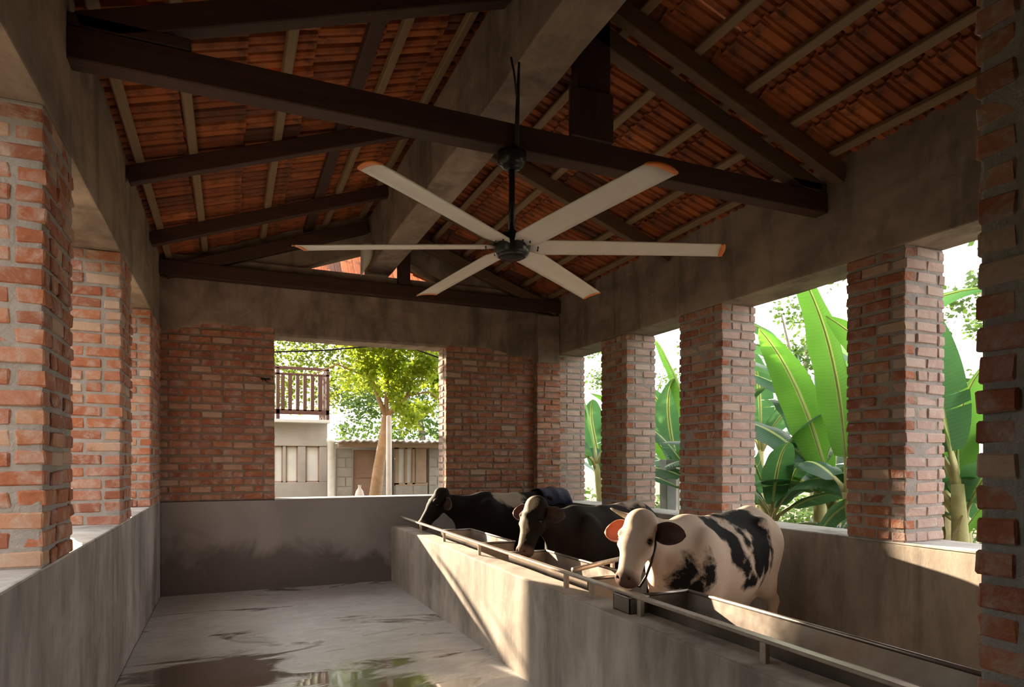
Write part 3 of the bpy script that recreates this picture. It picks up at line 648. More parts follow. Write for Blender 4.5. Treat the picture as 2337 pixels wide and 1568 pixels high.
def make_cow(name, label, loc, ang, s, P, N, neckb, coat, blobs, ears, horns=(), halter=False, seed=0, blaze=None):
    V, Q, at, hd, fr = cow_shape(P, N, neckb)
    root = tag(empty(name, loc, ang), label, 'cow', 'cows feeding at the kerb'); root.scale = (s, s, s)
    o = obj('body', [], [], coat, root); me = o.data; me.clear_geometry()
    me.from_pydata(V.tolist(), [], Q.tolist()); me.update(); me.polygons.foreach_set('use_smooth', np.ones(len(Q), bool))
    sm = o.modifiers.new('soften', 'SMOOTH'); sm.iterations = 2; sm.factor = .5
    d = np.full(len(V), -.5)
    for (bx_, bz, rx, rz, sd_) in blobs:
        k0 = np.sqrt(((V[:, 0]-bx_)/rx)**2+((V[:, 2]-bz)/rz)**2); dd = (1-k0)*min(rx, rz)
        if sd_: dd = np.where(V[:, 1]*sd_ > -.04, dd, -.5)
        d = np.maximum(d, dd)
    if blaze:
        for (u, f_, y, r_) in blaze:
            c = np.array(at(u, f_, y)); d = np.maximum(d, r_-np.linalg.norm(V-c, axis=1))
    nz = np.array(at(1.04, .0)); nose = np.clip((.108-np.linalg.norm((V-nz)*np.array([1, .9, 1]), axis=1))/.03, 0, 1)
    for s_ in ((-1, 1) if halter else ()): nose = np.maximum(nose, .85*np.clip((.040-np.linalg.norm(V-np.array(at(.355, .02, s_*.127)), axis=1))/.014, 0, 1))
    for nm, arr in (('patch', d), ('nose', nose)):
        at_ = me.attributes.new(nm, 'FLOAT', 'POINT'); at_.data.foreach_set('value', arr.astype(np.float32))
    # ears: cupped leaves standing out sideways
    for sgn, mat, drop in ears:
        v = []; f = []; nl, nw = 12, 8
        base = Vector(at(.14, -.03, sgn*.10)); out = Vector((0, sgn, 0))*.93+Vector((-.05, 0, -drop)); out.normalize(); upv = Vector((-.25, 0, 1)); upv = (upv-out*upv.dot(out)).normalized(); nrm = out.cross(upv)*(1 if sgn > 0 else -1)
        for i in range(nl+1):
            t_ = i/nl; wd = .078*math.sin(PI*min(1, .10+.90*t_))**.62*(1 if t_ < .97 else .55)+.004
            for k in range(nw+1):
                q = k/nw*2-1; v.append(base+out*(.25*t_)+upv*(q*wd)+nrm*(-.045*(1-q*q)*math.sin(PI*min(1, t_+.12))))
        for i in range(nl):
            for k in range(nw): a = i*(nw+1)+k; f.append((a, a+1, a+nw+2, a+nw+1))
        e = obj('ear', v, f, mat, root, True); md = e.modifiers.new('thick', 'SOLIDIFY'); md.thickness = .006
    for sgn in (-1, 1):
        e = MB().lathe([(.0005, -.022), (.012, -.018), (.020, -.008), (.022, 0), (.020, .008), (.012, .018), (.0005, .022)], at(.355, .020, sgn*.122), 12).build('eye', 'eye_wet', root, True)
    for sgn in (-1, 1):
        MB().lathe([(.0005, -.011), (.010, -.008), (.013, 0), (.010, .008), (.0005, .011)], at(1.0, .046, sgn*.047), 10).build('nostril', 'eye_wet', root, True)
    for sgn, ln in horns:
        b = Vector(at(-.03, -.0, sgn*.06)); pts = [b+Vector((-.01*t_, sgn*(ln*t_), ln*.30*t_*t_*0+.02*t_)) + Vector((.05*t_*t_, 0, ln*.25*t_*t_)) for t_ in np.linspace(0, 1, 8)]
        MB().tube(pts, [.030*(1-t_)**.8+.004 for t_ in np.linspace(0, 1, 8)], 10).build('horn', 'horn_keratin', root, True)
    if halter:
        p1 = [Vector(at(.12, -.02, .118)), Vector(at(.35, -.06, .122)), Vector(at(.62, -.085, .105)), Vector(at(.85, -.115, .07)), Vector(at(1.02, -.13, .03)), Vector(at(1.0, -.12, -.03))]
        MB().tube(p1, .009, 6).build('halter_rope', 'black_rubber', root, True)
    tl = [(-.82, 0, 1.12), (-.90, 0, 1.08), (-.93, .01, .95), (-.93, .02, .72), (-.92, .02, .52)]
    MB().tube(tl, [.035, .032, .022, .018, .03], 8).build('tail', coat, root, True)
    tm = [c for c in root.children if c.name.startswith('tail')][0].data; ta = tm.attributes.new('patch', 'FLOAT', 'POINT'); ta.data.foreach_set('value', np.full(len(tm.vertices), -.5, np.float32))
    return root
SC = .885
wh = [(.25, 1.17, .11, .10, 1), (.17, 1.02, .085, .15, 1), (.10, .86, .06, .10, 1), (-.20, 1.21, .27, .09, 0), (-.27, 1.03, .15, .18, 1), (-.14, .90, .13, .15, 1), (-.30, .86, .06, .16, 1), (-.02, 1.10, .05, .12, 1),
      (.03, .74, .12, .07, 1), (.09, .80, .05, .08, 1), (.70, .90, .055, .11, 1), (.76, .81, .08, .08, 1), (.58, .86, .055, .12, 1), (.66, .76, .07, .09, 1), (-.78, 1.12, .05, .09, 0), (-.42, .95, .02, .14, 1), (-.2, 1.0, .2, .2, -1), (.3, .95, .15, .2, -1)]
make_cow('cow', 'cream cow with black patches, horn and glowing orange ear, nearest of the three', (3.25, 3.81, 0), math.radians(201), SC, (1.04, 0, 1.265), (1.22, 0, .87), (.90, 0, 1.14),
         'coat_cream_black', wh, ((-1, 'ear_pink', .16), (1, 'ear_dark', .05)), ((-1, .19),), True, 1, [])
make_cow('cow', 'black cow with raised head and white facial streak, middle of the three', (3.20, 5.31, 0), math.radians(202), SC*.975, (1.04, 0, 1.31), (1.22, 0, .87), (.90, 0, 1.15),
         'coat_black_white', [(-.55, 1.27, .20, .035, 0), (-.25, 1.29, .1, .03, 0)], ((-1, 'ear_dark', .1), (1, 'ear_dark', .1)), (), False, 2, [(.05, .10, -.02, .09), (.48, .08, -.05, .09), (.60, .075, -.045, .09), (.72, .07, -.045, .085), (.84, .06, -.05, .07)])
make_cow('cow', 'black cow with grey shoulder patch lowering its head, farthest of the three', (3.20, 7.37, 0), math.radians(184), SC, (1.06, 0, 1.255), (1.34, 0, .86), (.90, 0, 1.10),
         'coat_black_white', [(.12, 1.22, .20, .13, 0), (.02, 1.08, .05, .06, 1)], ((-1, 'ear_dark', .1), (1, 'ear_dark', .35)), (), False, 3, [])
# dark blue cloth over the far cow's rump
v = []; f = []; nu, nv = 10, 12
for i in range(nu+1):
    for k in range(nv+1):
        u = -.78+.42*i/nu; a = (k/nv-.5)*2; yy = .29*math.sin(a*1.35); zz = 1.03+.275*math.cos(a*1.35)**1.0+.008*math.sin(i*2.1+k*1.7)-.0+(.02 if i in (4, 5) else 0)
        v.append((u, yy, zz*1.0))
for i in range(nu):
    for k in range(nv): a = i*(nv+1)+k; f.append((a, a+1, a+nv+2, a+nv+1))
o = obj('blue_cloth', v, f, 'blue_cloth', None, True); o.location = (3.20, 7.37, 0); o.rotation_euler = (0, 0, math.radians(184)); o.scale = (SC, SC, SC)
md = o.modifiers.new('thick', 'SOLIDIFY'); md.thickness = .006; md.offset = 1
tag(o, 'dark blue cloth laid over the rump of the farthest cow', 'cloth')
# ------------------------------------------------------------------ outside the back window
hs = tag(empty('house', (1.3, 14.2, 0)), 'grey two storey house with a brown wooden balcony seen through the back window', 'house')
HX0, HX1, HY = .55, 1.86, 14.0
def hp(o): return kid(o, hs)
hp(box('wall', HX0, HX1, HY+.02, HY+.2, -.1, 1.06, 'render_grey'))
hp(box('wall', HX0, HX1, HY, HY+.22, 1.80, 2.27, 'render_grey'))
for x0, x1 in ((HX0, .80), (.985, 1.045), (1.275, 1.43), (1.70, HX1)): hp(box('wall_pier', x0, x1, HY+.02, HY+.2, 1.06, 1.80, 'render_grey'))
for x0, x1 in ((.80, .985), (1.045, 1.275), (1.43, 1.70)):
    wd = hp(box('window', x0, x1, HY+.10, HY+.12, 1.06, 1.80, 'pane_glass'))
    for a in ((x0, x0+.025, 1.06, 1.8), (x1-.025, x1, 1.06, 1.8), (x0, x1, 1.775, 1.8), (x0, x1, 1.06, 1.085)):
        o = MB().box(a[0], a[1], HY+.07, HY+.14, a[2], a[3]).build('window_frame', 'frame_brown'); o.parent = wd
hp(box('room_wall', HX0, HX1, HY+2.6, HY+2.75, -.1, 2.3, 'render_white'))
hp(box('balcony_slab', HX0-.0, HX1+.02, HY-.25, HY+1.3, 2.265, 2.33, 'render_white'))
hp(box('upper_wall', HX0, .80, HY+.9, HY+1.1, 2.33, 4.4, 'render_grey'))
rlg = empty('balcony_railing', (1.36, HY-.2, 2.33)); kid(rlg, hs)
def rp(nm, x0, x1, z0, z1, y0=HY-.23, y1=HY-.17): kid(box(nm, x0, x1, y0, y1, z0, z1, 'balcony_wood', bevel=.004), rlg)
rp('top_rail', .6, 1.86, 3.33, 3.385); rp('mid_rail', .6, 1.86, 3.215, 3.255); rp('bottom_rail', .6, 1.86, 2.43, 2.53)
for x in (.84, 1.80): rp('post', x, x+.07, 2.33, 3.36)
for x in (.97, 1.105, 1.25, 1.39, 1.535, 1.68): rp('baluster', x-.036, x+.036, 2.5, 3.23)
kid(box('side_rail', 1.80, 1.86, HY-.17, HY+1.2, 3.33, 3.385, 'balcony_wood'), rlg)
for i in range(5): kid(box('baluster', 1.805, 1.855, HY+.05+i*.22, HY+.1+i*.22, 2.33, 3.34, 'balcony_wood', bevel=.003), rlg)
tag(MB().lathe([(.085, -.06), (.085, 0), (.072, .02), (.07, 1.86), (.085, 1.88), (.085, 1.95)], (1.87, 13.55, 0), 16).build('porch_column', 'pole_white', smooth=True), 'round white porch column at the corner of the grey house', 'column')
sh = tag(empty('outbuilding', (3.0, 13.6, 0)), 'low concrete block outbuilding with ragged tin roof behind the tree', 'shed')
def sp(o): return kid(o, sh)
def blocks(x0, x1, z0, z1, y, seed):
    core = sp(box('block_wall', x0, x1, y+.012, y+.14, z0, z1, 'mortar', bevel=0)); rnd = random.Random(seed); r_ = 0; z = z0
    while z < z1-.05:
        x = x0-(.19 if r_ % 2 else 0)
        while x < x1-.02:
            a, b_ = max(x, x0), min(x+.37, x1)
            if b_-a > .03:
                o = MB().box(a+.008, b_-.008, y, y+.05, z+.008, min(z+.19, z1)-.004).build('block', 'block_grey', core)
            x += .38
        z += .195; r_ += 1
blocks(1.98, 2.30, 0, 1.75, 13.6, 3); blocks(2.86, 3.06, 0, 1.75, 13.6, 4); blocks(3.2, 3.9, 0, 1.0, 13.62, 5); blocks(3.92, 4.6, 0, 1.9, 13.6, 6)
dr = sp(box('door', 2.34, 2.84, 13.68, 13.73, .0, 1.72, 'door_brown'))
for z in (.5, 1.15): o = MB().box(2.38, 2.80, 13.66, 13.69, z, z+.07).build('door_rail', 'door_brown', dr)
wn = sp(box('window', 3.25, 3.86, 13.70, 13.72, 1.0, 1.76, 'pane_glass'))
for a in ((3.20, 3.27, 1.0, 1.8), (3.40, 3.45, 1.0, 1.8), (3.56, 3.62, 1.0, 1.8), (3.2, 3.9, 1.75, 1.82), (3.2, 3.9, .97, 1.03)):
    o = MB().box(a[0], a[1], 13.62, 13.73, a[2], a[3]).build('window_frame', 'frame_brown', wn)
o = MB().box(3.63, 3.86, 13.60, 13.63, 1.03, 1.75).build('shutter', 'frame_brown', wn)
sp(box('eave_beam', 1.96, 4.7, 13.2, 13.3, 1.77, 1.87, 'frame_brown'))
m = MB(); n = 44
for i in range(n):
    x = 1.95+i*2.85/n; zz = 1.90+random.uniform(-.012, .012)
    for yy, dz in ((12.85+random.uniform(-.05, .05), 0), (15.0, .02)): m.v.append((x, yy, zz+dz+(.02 if i % 2 else -.02)))
for i in range(n-1): m.f.append((2*i, 2*i+2, 2*i+3, 2*i+1))
o = sp(m.build('roof_sheet', 'tin_roof')); md = o.modifiers.new('thick', 'SOLIDIFY'); md.thickness = .02
sp(box('rear_wall', 1.9, 4.7, 14.9, 15.0, -.1, 1.88, 'render_white')); sp(box('side_wall', 4.6, 4.7, 13.62, 14.9, -.1, 1.86, 'render_grey'))
tag(MB().lathe([(.05, -.06), (.047, 2.25), (.02, 2.27)], (2.47, 11.0, 0), 14).build('yard_pole', 'pole_white', smooth=True), 'slim white pole standing right of the tree trunk', 'pole')
tag(MB().tube([(-.6, 9.5, 2.99), (.56, 9.5, 2.985), (1.22, 9.5, 3.05), (1.96, 9.5, 3.17), (2.6, 9.5, 3.33)], .011, 6).build('overhead_wire', 'black_rubber', smooth=True), 'black overhead wire sagging across the upper left of the back window', 'wire')
tag(MB().tube([(2.0, 9.5, 3.30), (2.44, 9.5, 3.18), (2.9, 9.5, 3.05), (3.8, 9.5, 2.9)], .011, 6).build('overhead_wire', 'black_rubber', smooth=True), 'short black overhead wire in the upper right of the back window', 'wire')
# jug by the trunk
tag(MB().lathe([(.06, 0), (.075, .02), (.078, .2), (.06, .27), (.025, .32), (.025, .36), (.03, .37)], (2.0, 11.12, .72), 16).build('water_jug', 'pole_white', smooth=True), 'white jug standing on the stone left of the tree trunk', 'jug')
tag(rough_box('stone_plinth', 1.84, 2.12, 10.95, 11.3, -.06, .72, 'stone_grey', None, .01), 'rough stone plinth carrying the white jug under the tree', 'plinth')

def foliage(centres, n, size, spread, rnd, mat, parent, flat=.5):
    m = MB()
    for _ in range(n):
        c, r_ = centres[rnd.randrange(len(centres))]
        d = Vector((rnd.gauss(0, 1), rnd.gauss(0, 1), rnd.gauss(0, .8))); d.normalize(); p = Vector(c)+d*(r_*rnd.random()**.45)
        a = Vector((rnd.gauss(0, 1), rnd.gauss(0, 1), rnd.gauss(-.35, flat))).normalized(); b = a.orthogonal().normalized(); b.rotate(Matrix.Rotation(rnd.uniform(0, 6.28), 3, a))
        s = size*rnd.uniform(.6, 1.3)
        m.add([p, p+a*s*.5+b*s*.32, p+a*s, p+a*s*.5-b*s*.32], [(0, 1, 2, 3)])
    o = m.build('foliage', mat, parent); o['kind'] = 'stuff'; return o
def tree(name, label, base, segs, clumps, nleaf, size, mat, bark, seed, group=None):
    rnd = random.Random(seed); root = tag(empty(name, base), label, 'tree', group)
    for i, (pts, r0, r1) in enumerate(segs):
        rr = [r0+(r1-r0)*k/(len(pts)-1) for k in range(len(pts))]
        MB().tube(pts, rr, 10).build('trunk' if i == 0 else 'branch', bark, root, True)
    foliage(clumps, nleaf, size, 0, rnd, mat, root)
    return root
def yard_clumps():
    rnd = random.Random(41); out = []
    while len(out) < 120:
        d = Vector((rnd.uniform(-1, 1), rnd.uniform(-1, 1), rnd.uniform(-1, 1)))
        if d.length > 1: continue
        p = (.30+d.x*1.3, .1+d.y*.6, 3.45+d.z*1.35)
        if p[0] < -.35 and p[2] < 3.75: continue            # thin lower left of the crown
        if -.6 < p[0] < .25 and 2.2 < p[2] < 2.85: continue
        if p[2] < 2.5 and p[0] < .6: continue
        out.append((p, rnd.uniform(.14, .27)))
    return out
# yard tree behind the back window (local coordinates around its base 2.28,11.5)
tree('yard_tree', 'leafy yellow green tree with a forked tan trunk outside the back window', (2.28, 11.5, -.06),
     [([(0, 0, 0), (.03, 0, .7), (.12, 0, 1.4), (.22, 0, 2.0), (.25, 0, 2.36)], .13, .075), ([(.25, 0, 2.34), (.4, 0, 2.5), (.64, .0, 2.72), (.8, .1, 3.3), (.9, .2, 4.2)], .055, .02),
      ([(.25, 0, 2.34), (.1, 0, 2.7), (-.05, .05, 3.2), (-.35, .1, 3.9)], .05, .015), ([(.25, 0, 2.4), (.28, .05, 3.0), (.33, .1, 3.8), (.3, .2, 4.6)], .045, .012), ([(-.02, .02, 3.0), (-.6, -.1, 3.2), (-1.0, -.1, 3.0)], .02, .008), ([(.64, 0, 2.72), (1.0, -.1, 2.8), (1.3, -.1, 2.6)], .02, .008)],
     yard_clumps(), 11000, .10, 'leaf_yellow_green', 'bark', 21)
tree('backdrop_tree', 'fine leaved yellow green tree crown above the balcony behind the house', (.9, 18.0, -.06),
     [([(0, 0, 0), (.05, 0, 2), (.1, .1, 4.2)], .16, .08)], [((x+.15*math.sin(z*9), .3*math.sin(x*3), z+.2*math.cos(x*7)), .5) for x in (.0, .5, 1.0, 1.5, 2.0, 2.5, 3.0, 3.5) for z in (3.3, 3.9, 4.5, 5.1, 5.7)], 9500, .12, 'leaf_olive', 'bark_grey', 22)
tree('backdrop_tree', 'dense green tree crown at the right side of the back window', (4.6, 16.5, -.06),
     [([(0, 0, 0), (.05, 0, 1.5), (-.1, .1, 3)], .14, .07)], [((x+.2*math.sin(z*7), .2*math.cos(x*5), z+.2*math.sin(x*5)), .5) for x in (-1.6, -1.0, -.4, .2, .8, 1.4) for z in (1.9, 2.5, 3.2, 3.9, 4.6, 5.2)], 9500, .12, 'leaf_dark', 'bark_grey', 23)

# ------------------------------------------------------------------ banana grove on the right
def leaf_mesh(seed, length, width, droop, twist, tears, mat):
    """blade along +x rising then drooping in -z; half blades in strips with torn gaps"""
    rnd = random.Random(seed); n = 26; mid = []; ang = 0.; p = Vector((0, 0, 0)); step = length/n
    for i in range(n+1):
        mid.append((p.copy(), ang)); ang -= droop/n*(.35+1.3*i/n); p = p+Vector((math.cos(ang), 0, math.sin(ang)))*step
    v = []; f = []; uv = []
    def prof(t_): return width/2*max(.02, (math.sin(PI*min(1, (.04+t_*.96))**.75))**.6)
    for side in (-1, 1):
        i = 0
        while i < n:
            run = rnd.choice((1, 2, 3, 4, 6)) if rnd.random() < tears else n-i
            run = min(run, n-i); j0, j1 = i, i+run; fold = .25+rnd.uniform(-.15, .25)*(1 if tears > .3 else .4)
            base = len(v)
            for j in range(j0, j1+1):
                (q, a) = mid[j]; t_ = j/n; wdt = prof(t_); shrink = 0
                for k in range(5):
                    c = k/4; edge = 0
                    if j == j1 and j1 < n: edge = -.22*step*c*rnd.uniform(.5, 1.2)
                    if j == j0 and j0 > 0: edge = .22*step*c*rnd.uniform(.5, 1.2)
                    sweep = .18*wdt*c*c
                    off = Vector((math.cos(a), 0, math.sin(a)))*(edge+sweep)+Vector((0, side*wdt*c*math.cos(fold*c), 0))+Vector((-math.sin(a), 0, math.cos(a)))*(-wdt*c*c*math.sin(fold)*.8+.05*wdt*math.sin(7*t_*PI+side)*c)
                    v.append(q+off); uv.append((t_*length, side*c*.5))
            for j in range(run):
                for k in range(4):
                    a0 = base+j*5+k; q4 = (a0, a0+5, a0+6, a0+1); f.append(q4 if side > 0 else q4[::-1])
            i = j1
    m = MB(); m.v = v; m.f = f
    for t_, (q, a) in enumerate(mid): pass
    nb = len(m.v); nf = len(m.f); m.tube([q-Vector((-math.sin(a), 0, math.cos(a)))*.006 for q, a in mid[::2]], [.013*(1-.85*i/len(mid[::2]))+.002 for i in range(len(mid[::2]))], 6)
    uv += [(0, 0)]*(len(m.v)-nb)
    me = bpy.data.meshes.new('leaf'); me.from_pydata([tuple(q) for q in m.v], [], m.f); me.materials.append(M[mat]); me.materials.append(M['banana_rib']); me.update()
    mi = np.zeros(len(me.polygons), int); mi[nf:] = 1; me.polygons.foreach_set('material_index', mi)
    ul = me.uv_layers.new(name='UVMap')
    vi = np.zeros(len(me.loops), int); me.loops.foreach_get('vertex_index', vi); ul.data.foreach_set('uv', np.array(uv, np.float32)[vi].ravel())
    me.polygons.foreach_set('use_smooth', [True]*len(me.polygons)); return me
LM = [leaf_mesh(100+i, ln, wd, dr_, 0, te, mt) for i, (ln, wd, dr_, te, mt) in enumerate((
    (2.1, .55, .55, .10, 'banana_leaf_bright'), (1.9, .52, 1.3, .45, 'banana_leaf_deep'), (1.7, .50, 1.7, .5, 'banana_leaf_deep'), (1.9, .5, .9, .3, 'banana_leaf_bright'),
    (1.5, .45, 2.0, .6, 'banana_leaf_deep'), (1.4, .40, .5, .15, 'banana_leaf_bright'), (1.3, .38, 1.2, .4, 'banana_leaf_yellow'), (1.6, .5, 1.0, .35, 'banana_leaf_deep')))]
def banana(label, x, y, hgt, leaves, seed, r0=.10):
    rnd = random.Random(seed); root = tag(empty('banana_plant', (x, y, -.06)), label, 'banana plant', 'banana plants outside the right wall')
    lean = (rnd.uniform(-.12, .12), rnd.uniform(-.12, .12))
    pts = [(lean[0]*t_*t_, lean[1]*t_*t_, hgt*t_) for t_ in np.linspace(0, 1, 8)]
    MB().tube(pts, [r0*(1-.5*t_) for t_ in np.linspace(0, 1, 8)], 12).build('stem', 'banana_stem', root, True)
    top = Vector(pts[-1])
    for q in leaves:
        az, el, k, sc = q[:4]; hz = q[4] if len(q) > 4 else 0; roll = q[5] if len(q) > 5 else rnd.uniform(-.3, .3)
        d = Vector((math.cos(math.radians(az))*math.cos(math.radians(el)), math.sin(math.radians(az))*math.cos(math.radians(el)), math.sin(math.radians(el))))
        b = top+Vector((0, 0, hz)); st = b+d*.30*sc
        MB().tube([b-Vector((0, 0, .12)), b+d*.12, st+d*.04], [.032, .024, .018], 8).build('petiole', 'banana_stem', root, True)
        o = bpy.data.objects.new('leaf', LM[k]); COL.objects.link(o); o.parent = root; o.location = st
        o.rotation_mode = 'QUATERNION'; o.rotation_quaternion = (Matrix.Rotation(math.radians(az), 4, 'Z') @ Matrix.Rotation(-math.radians(el), 4, 'Y') @ Matrix.Rotation(roll, 4, 'X')).to_quaternion(); o.scale = (sc, sc, sc)
    for i in range(rnd.randrange(2, 5)):
        az = rnd.uniform(0, 360); o = bpy.data.objects.new('dry_leaf', LM[4].copy()); o.data.materials.clear(); o.data.materials.append(M['dry_leaf']); COL.objects.link(o); o.parent = root
        o.location = (0, 0, hgt*rnd.uniform(.5, .85)); o.rotation_euler = (0, math.radians(62), math.radians(az)); o.scale = (.55, .35, .55)
    return root
banana('banana plant with one tall upright bright leaf beside the second right pier', 5.75, 4.60, 1.25, [(95, 86, 0, 1.0, .05, 1.25), (20, 40, 1, .8), (70, 30, 2, .8), (330, 50, 7, .8)], 1)
banana('banana plant with a broad slanting leaf in the largest right opening', 6.5, 5.55, 1.1, [(128, 76, 3, 1.05, 0, 1.2), (110, 50, 1, .95, .1), (40, 45, 7, .9), (160, 25, 2, .8), (300, 60, 6, .7), (75, 65, 7, 1.0), (145, 50, 6, .55, -.1)], 2)
banana('low banana plant with drooping torn leaves above the ledge', 6.1, 6.05, .85, [(250, 42, 2, .85, 0, .4), (100, 45, 1, .8), (285, 32, 4, 1.0, 0, -.3), (20, 45, 2, .8), (235, 65, 7, .7), (300, 12, 2, .8, -.1), (140, 60, 1, .8)], 3, .08)
banana('banana plant with arching leaf high in the largest right opening', 7.05, 6.25, 2.15, [(97, 46, 1, 1.05, 0, .45), (100, 66, 7, 1.0, 0, .8), (300, 62, 1, 1.1), (320, 30, 2, 1), (180, 55, 2, 1), (120, 40, 1, 1), (20, 60, 7, 1), (270, 15, 4, .9), (250, 40, 7, 1.0)], 4)
banana('banana plant with overlapping leaves in the narrow right opening', 5.95, 3.75, 1.35, [(110, 66, 3, .9, 0, 1.2), (60, 62, 6, .85, .1), (90, 25, 7, .8, -.2), (60, 35, 1, .8), (150, 78, 7, 1.0, 0, 1.1), (100, 5, 2, .8, -.1), (30, 10, 4, .8)], 5)
banana('banana plant farther back behind the narrow right opening', 7.2, 4.7, 1.7, [(200, 50, 1, 1), (120, 60, 3, 1), (280, 45, 7, 1.1), (40, 40, 2, 1), (160, 30, 4, .9), (180, 70, 7, 1.1), (240, 20, 2, 1)], 6)
banana('banana plant with a pale upright leaf between the second and third right piers', 6.1, 7.6, 1.25, [(80, 80, 0, .95, 0, 1.3), (110, 55, 7, .9), (100, 20, 1, .8), (60, 35, 2, .8), (130, 30, 2, .8, -.2), (300, 70, 7, .9)], 7)
banana('banana plant with dry hanging leaves at the farthest right opening', 6.05, 10.0, 1.5, [(100, 80, 0, .9, 0, .9), (150, 50, 7, .9), (60, 30, 2, .8), (110, 45, 1, .8), (300, 65, 5, .8), (200, 30, 2, .8)], 8)
banana('banana plant at the far side of the grove behind the others', 8.6, 8.9, 1.8, [(30, 50, 1, 1), (110, 50, 2, 1), (190, 55, 7, 1.1), (260, 45, 1, 1), (320, 35, 4, 1), (225, 70, 7, 1.1)], 9)
banana('banana plant in the middle of the grove behind the third right pier', 7.4, 9.6, 1.6, [(200, 60, 7, 1.1), (260, 50, 1, 1), (300, 65, 3, 1), (120, 50, 2, 1), (20, 40, 2, 1)], 10)
banana('banana plant in front of the rubble heap at the narrow right opening', 6.75, 4.2, 1.0, [(140, 70, 7, 1.0, 0, 1.2), (200, 62, 3, .9, 0, 1.0), (100, 40, 2, .9), (230, 40, 1, .8), (60, 60, 7, 1.0), (170, 30, 2, .8, -.1)], 12)
banana('young banana plant low behind the ledge of the narrow right opening', 6.3, 4.05, .6, [(120, 60, 7, .7, 0, 1.0), (60, 40, 1, .6), (170, 55, 2, .55), (330, 60, 5, .7)], 13, .07)
banana('banana plant filling the gap behind the second right pier', 6.9, 8.7, 1.2, [(200, 65, 7, 1.1, 0, 1.0), (240, 40, 1, .9), (160, 60, 3, 1), (100, 40, 2, .9), (290, 30, 2, .9)], 14)
banana('banana plant filling the gap behind the third right pier', 6.7, 11.2, 1.1, [(200, 65, 7, 1.1, 0, 1.0), (240, 40, 1, .9), (280, 70, 3, 1), (100, 40, 2, .9), (310, 30, 2, .9)], 15)
banana('banana plant low in the grove below the slanting leaf', 6.75, 6.75, .85, [(235, 60, 7, 1.0, 0, .9), (95, 70, 7, 1.0, 0, 1.2), (260, 72, 7, 1.0, 0, 1.1), (260, 35, 2, 1.0, 0, .3), (180, 45, 1, .9), (300, 55, 7, .9, 0, .8), (140, 60, 7, .9)], 16, .08)
banana('unseen banana plant added left of the back window to shade the sun patch', -.75, 10.9, 1.55, [(4, 40, 7, .68, 0, .75), (12, 62, 7, .55, .0, .5), (170, 45, 2, .8), (120, 60, 1, .8), (220, 50, 7, .7)], 11, .08)  # added out of view; leaves posed to cut dark bands into the kerb sunlight
for i, (x, y, hh, lb) in enumerate(((10.5, 9.5, 5.2, 'small leaved tree behind the largest right opening'), (11.5, 6.6, 5.6, 'small leaved tree behind the narrow right opening'), (10.5, 15.5, 4.5, 'small leaved tree far behind the third right pier'))):
    rnd = random.Random(60+i)
    tree('grove_tree', lb, (x, y, -.06), [([(0, 0, 0), (.1, 0, 1.6), (-.1, .1, 3.0), (.05, 0, hh)], .12, .03), ([(0, 0, 2.2), (.7, .2, 3.2), (1.1, .3, 4.1)], .05, .015), ([(0, 0, 2.4), (-.7, -.2, 3.4), (-1.1, -.3, 4.3)], .05, .015)],
         [((rnd.uniform(-1.4, 1.4), rnd.uniform(-1, 1), rnd.uniform(2.6, hh+.3)), rnd.uniform(.25, .5)) for _ in range(13)], 1900, .11, 'leaf_dark', 'bark_grey', 70+i, 'trees behind the banana grove')
for i, (x, y, r_, hh) in enumerate(((9.0, 7.0, .9, .9), (9.8, 8.6, 1.0, .8), (9.6, 5.4, .9, .8), (8.8, 10.5, .9, .9), (8.0, 13.0, 1.0, .9), (12, 12, 1.4, 1.2), (13, 9.6, 1.4, 1.1), (13, 7.0, 1.4, 1.1))):
    lb = ('low scrub behind the slanting banana leaf', 'low scrub below the arching banana leaf', 'low scrub behind the narrow right opening', 'low scrub behind the second right opening', 'low scrub beyond the farthest right opening', 'distant scrub at the far side of the grove', 'distant scrub in the middle of the grove', 'distant scrub at the near side of the grove')[i]
    root = tag(empty('shrub', (x, y, -.06)), lb, 'shrub', 'scrub behind the banana grove')
    MB().tube([(0, 0, 0), (.05, .03, .3), (.02, 0, .6)], [.04, .03, .015], 6).build('stem', 'bark_grey', root, True)
    rnd = random.Random(80+i); foliage([((rnd.uniform(-r_, r_), rnd.uniform(-r_, r_), rnd.uniform(.2, hh)), .4) for _ in range(8)], 900, .12, 0, rnd, 'leaf_dark', root)
tag(MB().box(5.95, 6.13, 8.02, 8.2, -.06, 1.52).build('fence_post', 'post_grey', bevel=.01), 'thick grey concrete fence post seen between the third and second right piers', 'post')
tag(MB().box(6.35, 6.45, 8.25, 8.35, -.06, 1.40).build('fence_post', 'pole_white', bevel=.01), 'thin pale fence post beside the thick grey one', 'post')
rnd = random.Random(123)
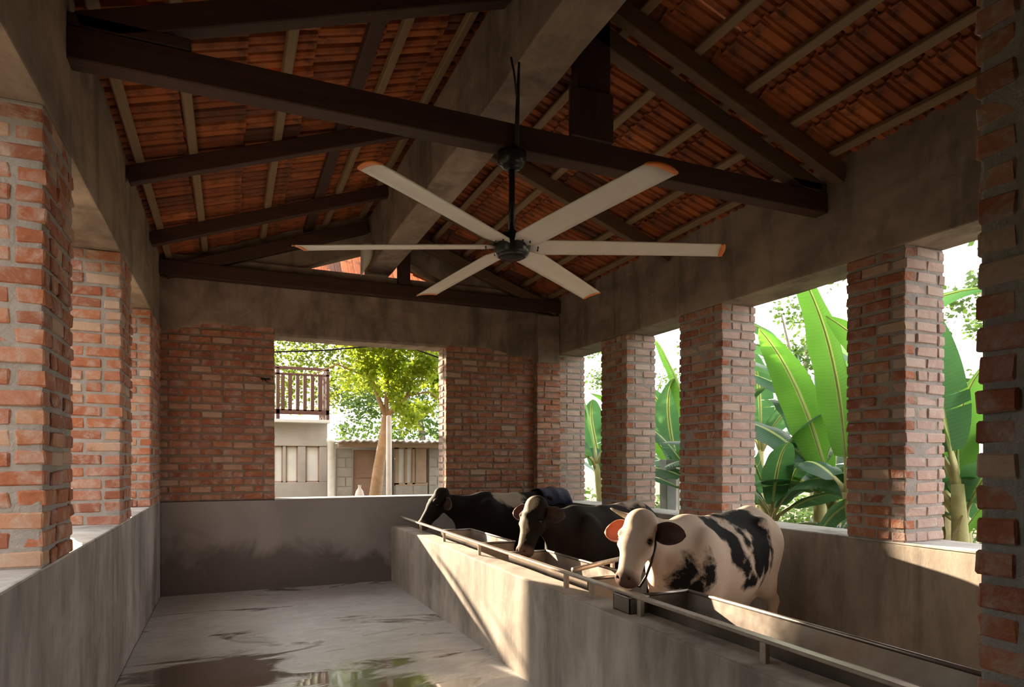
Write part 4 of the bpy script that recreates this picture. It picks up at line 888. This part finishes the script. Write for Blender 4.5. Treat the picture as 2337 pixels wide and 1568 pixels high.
for i in range(14):
    x, y = 6.9+.32*(i % 5)+rnd.uniform(-.05, .05), 3.9+.5*(i//5)+rnd.uniform(-.08, .08); s = rnd.uniform(.12, .2)
    bm = bmesh.new(); bmesh.ops.create_icosphere(bm, subdivisions=1, radius=s)
    for vv in bm.verts: vv.co *= rnd.uniform(.75, 1.15); vv.co.z *= .7
    me = bpy.data.meshes.new('rock'); bm.to_mesh(me); bm.free(); me.materials.append(M['stone_grey'])
    o = bpy.data.objects.new('rock', me); COL.objects.link(o); o.location = (x, y, -.06+s*.55)
    tag(o, 'pale rock in the rubble heap under the banana plants', 'rock', 'rubble heap of pale rocks')

# neighbouring tiled roof seen through the gable opening, carried on posts behind the brick panels
nr = tag(empty('lean_to_roof', (1.7, 9.9, -.06)), 'orange clay tiled lean to roof glimpsed through the open gable', 'roof')
rnd = random.Random(9)
for r_ in range(5):
    for c_ in range(18):
        o = bpy.data.objects.new('roof_tile', tme); COL.objects.link(o)
        mt = Matrix.Translation((-.15+c_*.206, 9.65+.30*r_, 3.60+.30*r_+rnd.uniform(0, .01))) @ Matrix.Rotation(math.radians(45)+.05, 4, 'X') @ Matrix.Rotation(PI/2, 4, 'Z')
        o.matrix_world = mt; kid(o, nr)
for x in (-.25, 3.65):
    kid(box('post', x-.04, x+.04, 10.3, 10.38, -.06, 4.15, 'timber_z'), nr); kid(beam('rafter', (x, 9.5, 3.42), (x, 11.0, 4.92), .06, .08, 'timber_z'), nr)
for y, z in ((9.7, 3.58), (10.7, 4.58)): kid(beam('batten', (-.3, y, z), (3.7, y, z), .06, .05, 'timber_x'), nr)
# hedge added out of view to block low sky from the left
hg = tag(empty('unseen_hedge', (-8.5, 3, -.06)), 'tall dark leafy bank added unseen beyond the left wall to block low sky', 'unseen_hedge')
v = []; f = []; nu, nv = 60, 14
for i in range(nu+1):
    for k in range(nv+1):
        a = PI*k/nv; yy = -14+27*i/nu; q = Vector((-1.1*math.cos(a), yy, max(0, 5.2*math.sin(a)**.5)))
        q += noise.noise_vector(q*.9+Vector((3, 0, 0)))*.35; q.z = max(0, q.z); v.append(q)
for i in range(nu):
    for k in range(nv): a = i*(nv+1)+k; f.append((a, a+1, a+nv+2, a+nv+1))
hb = obj('unseen_hedge_body', v, f, 'leaf_dark', hg, True); hb['kind'] = 'stuff'
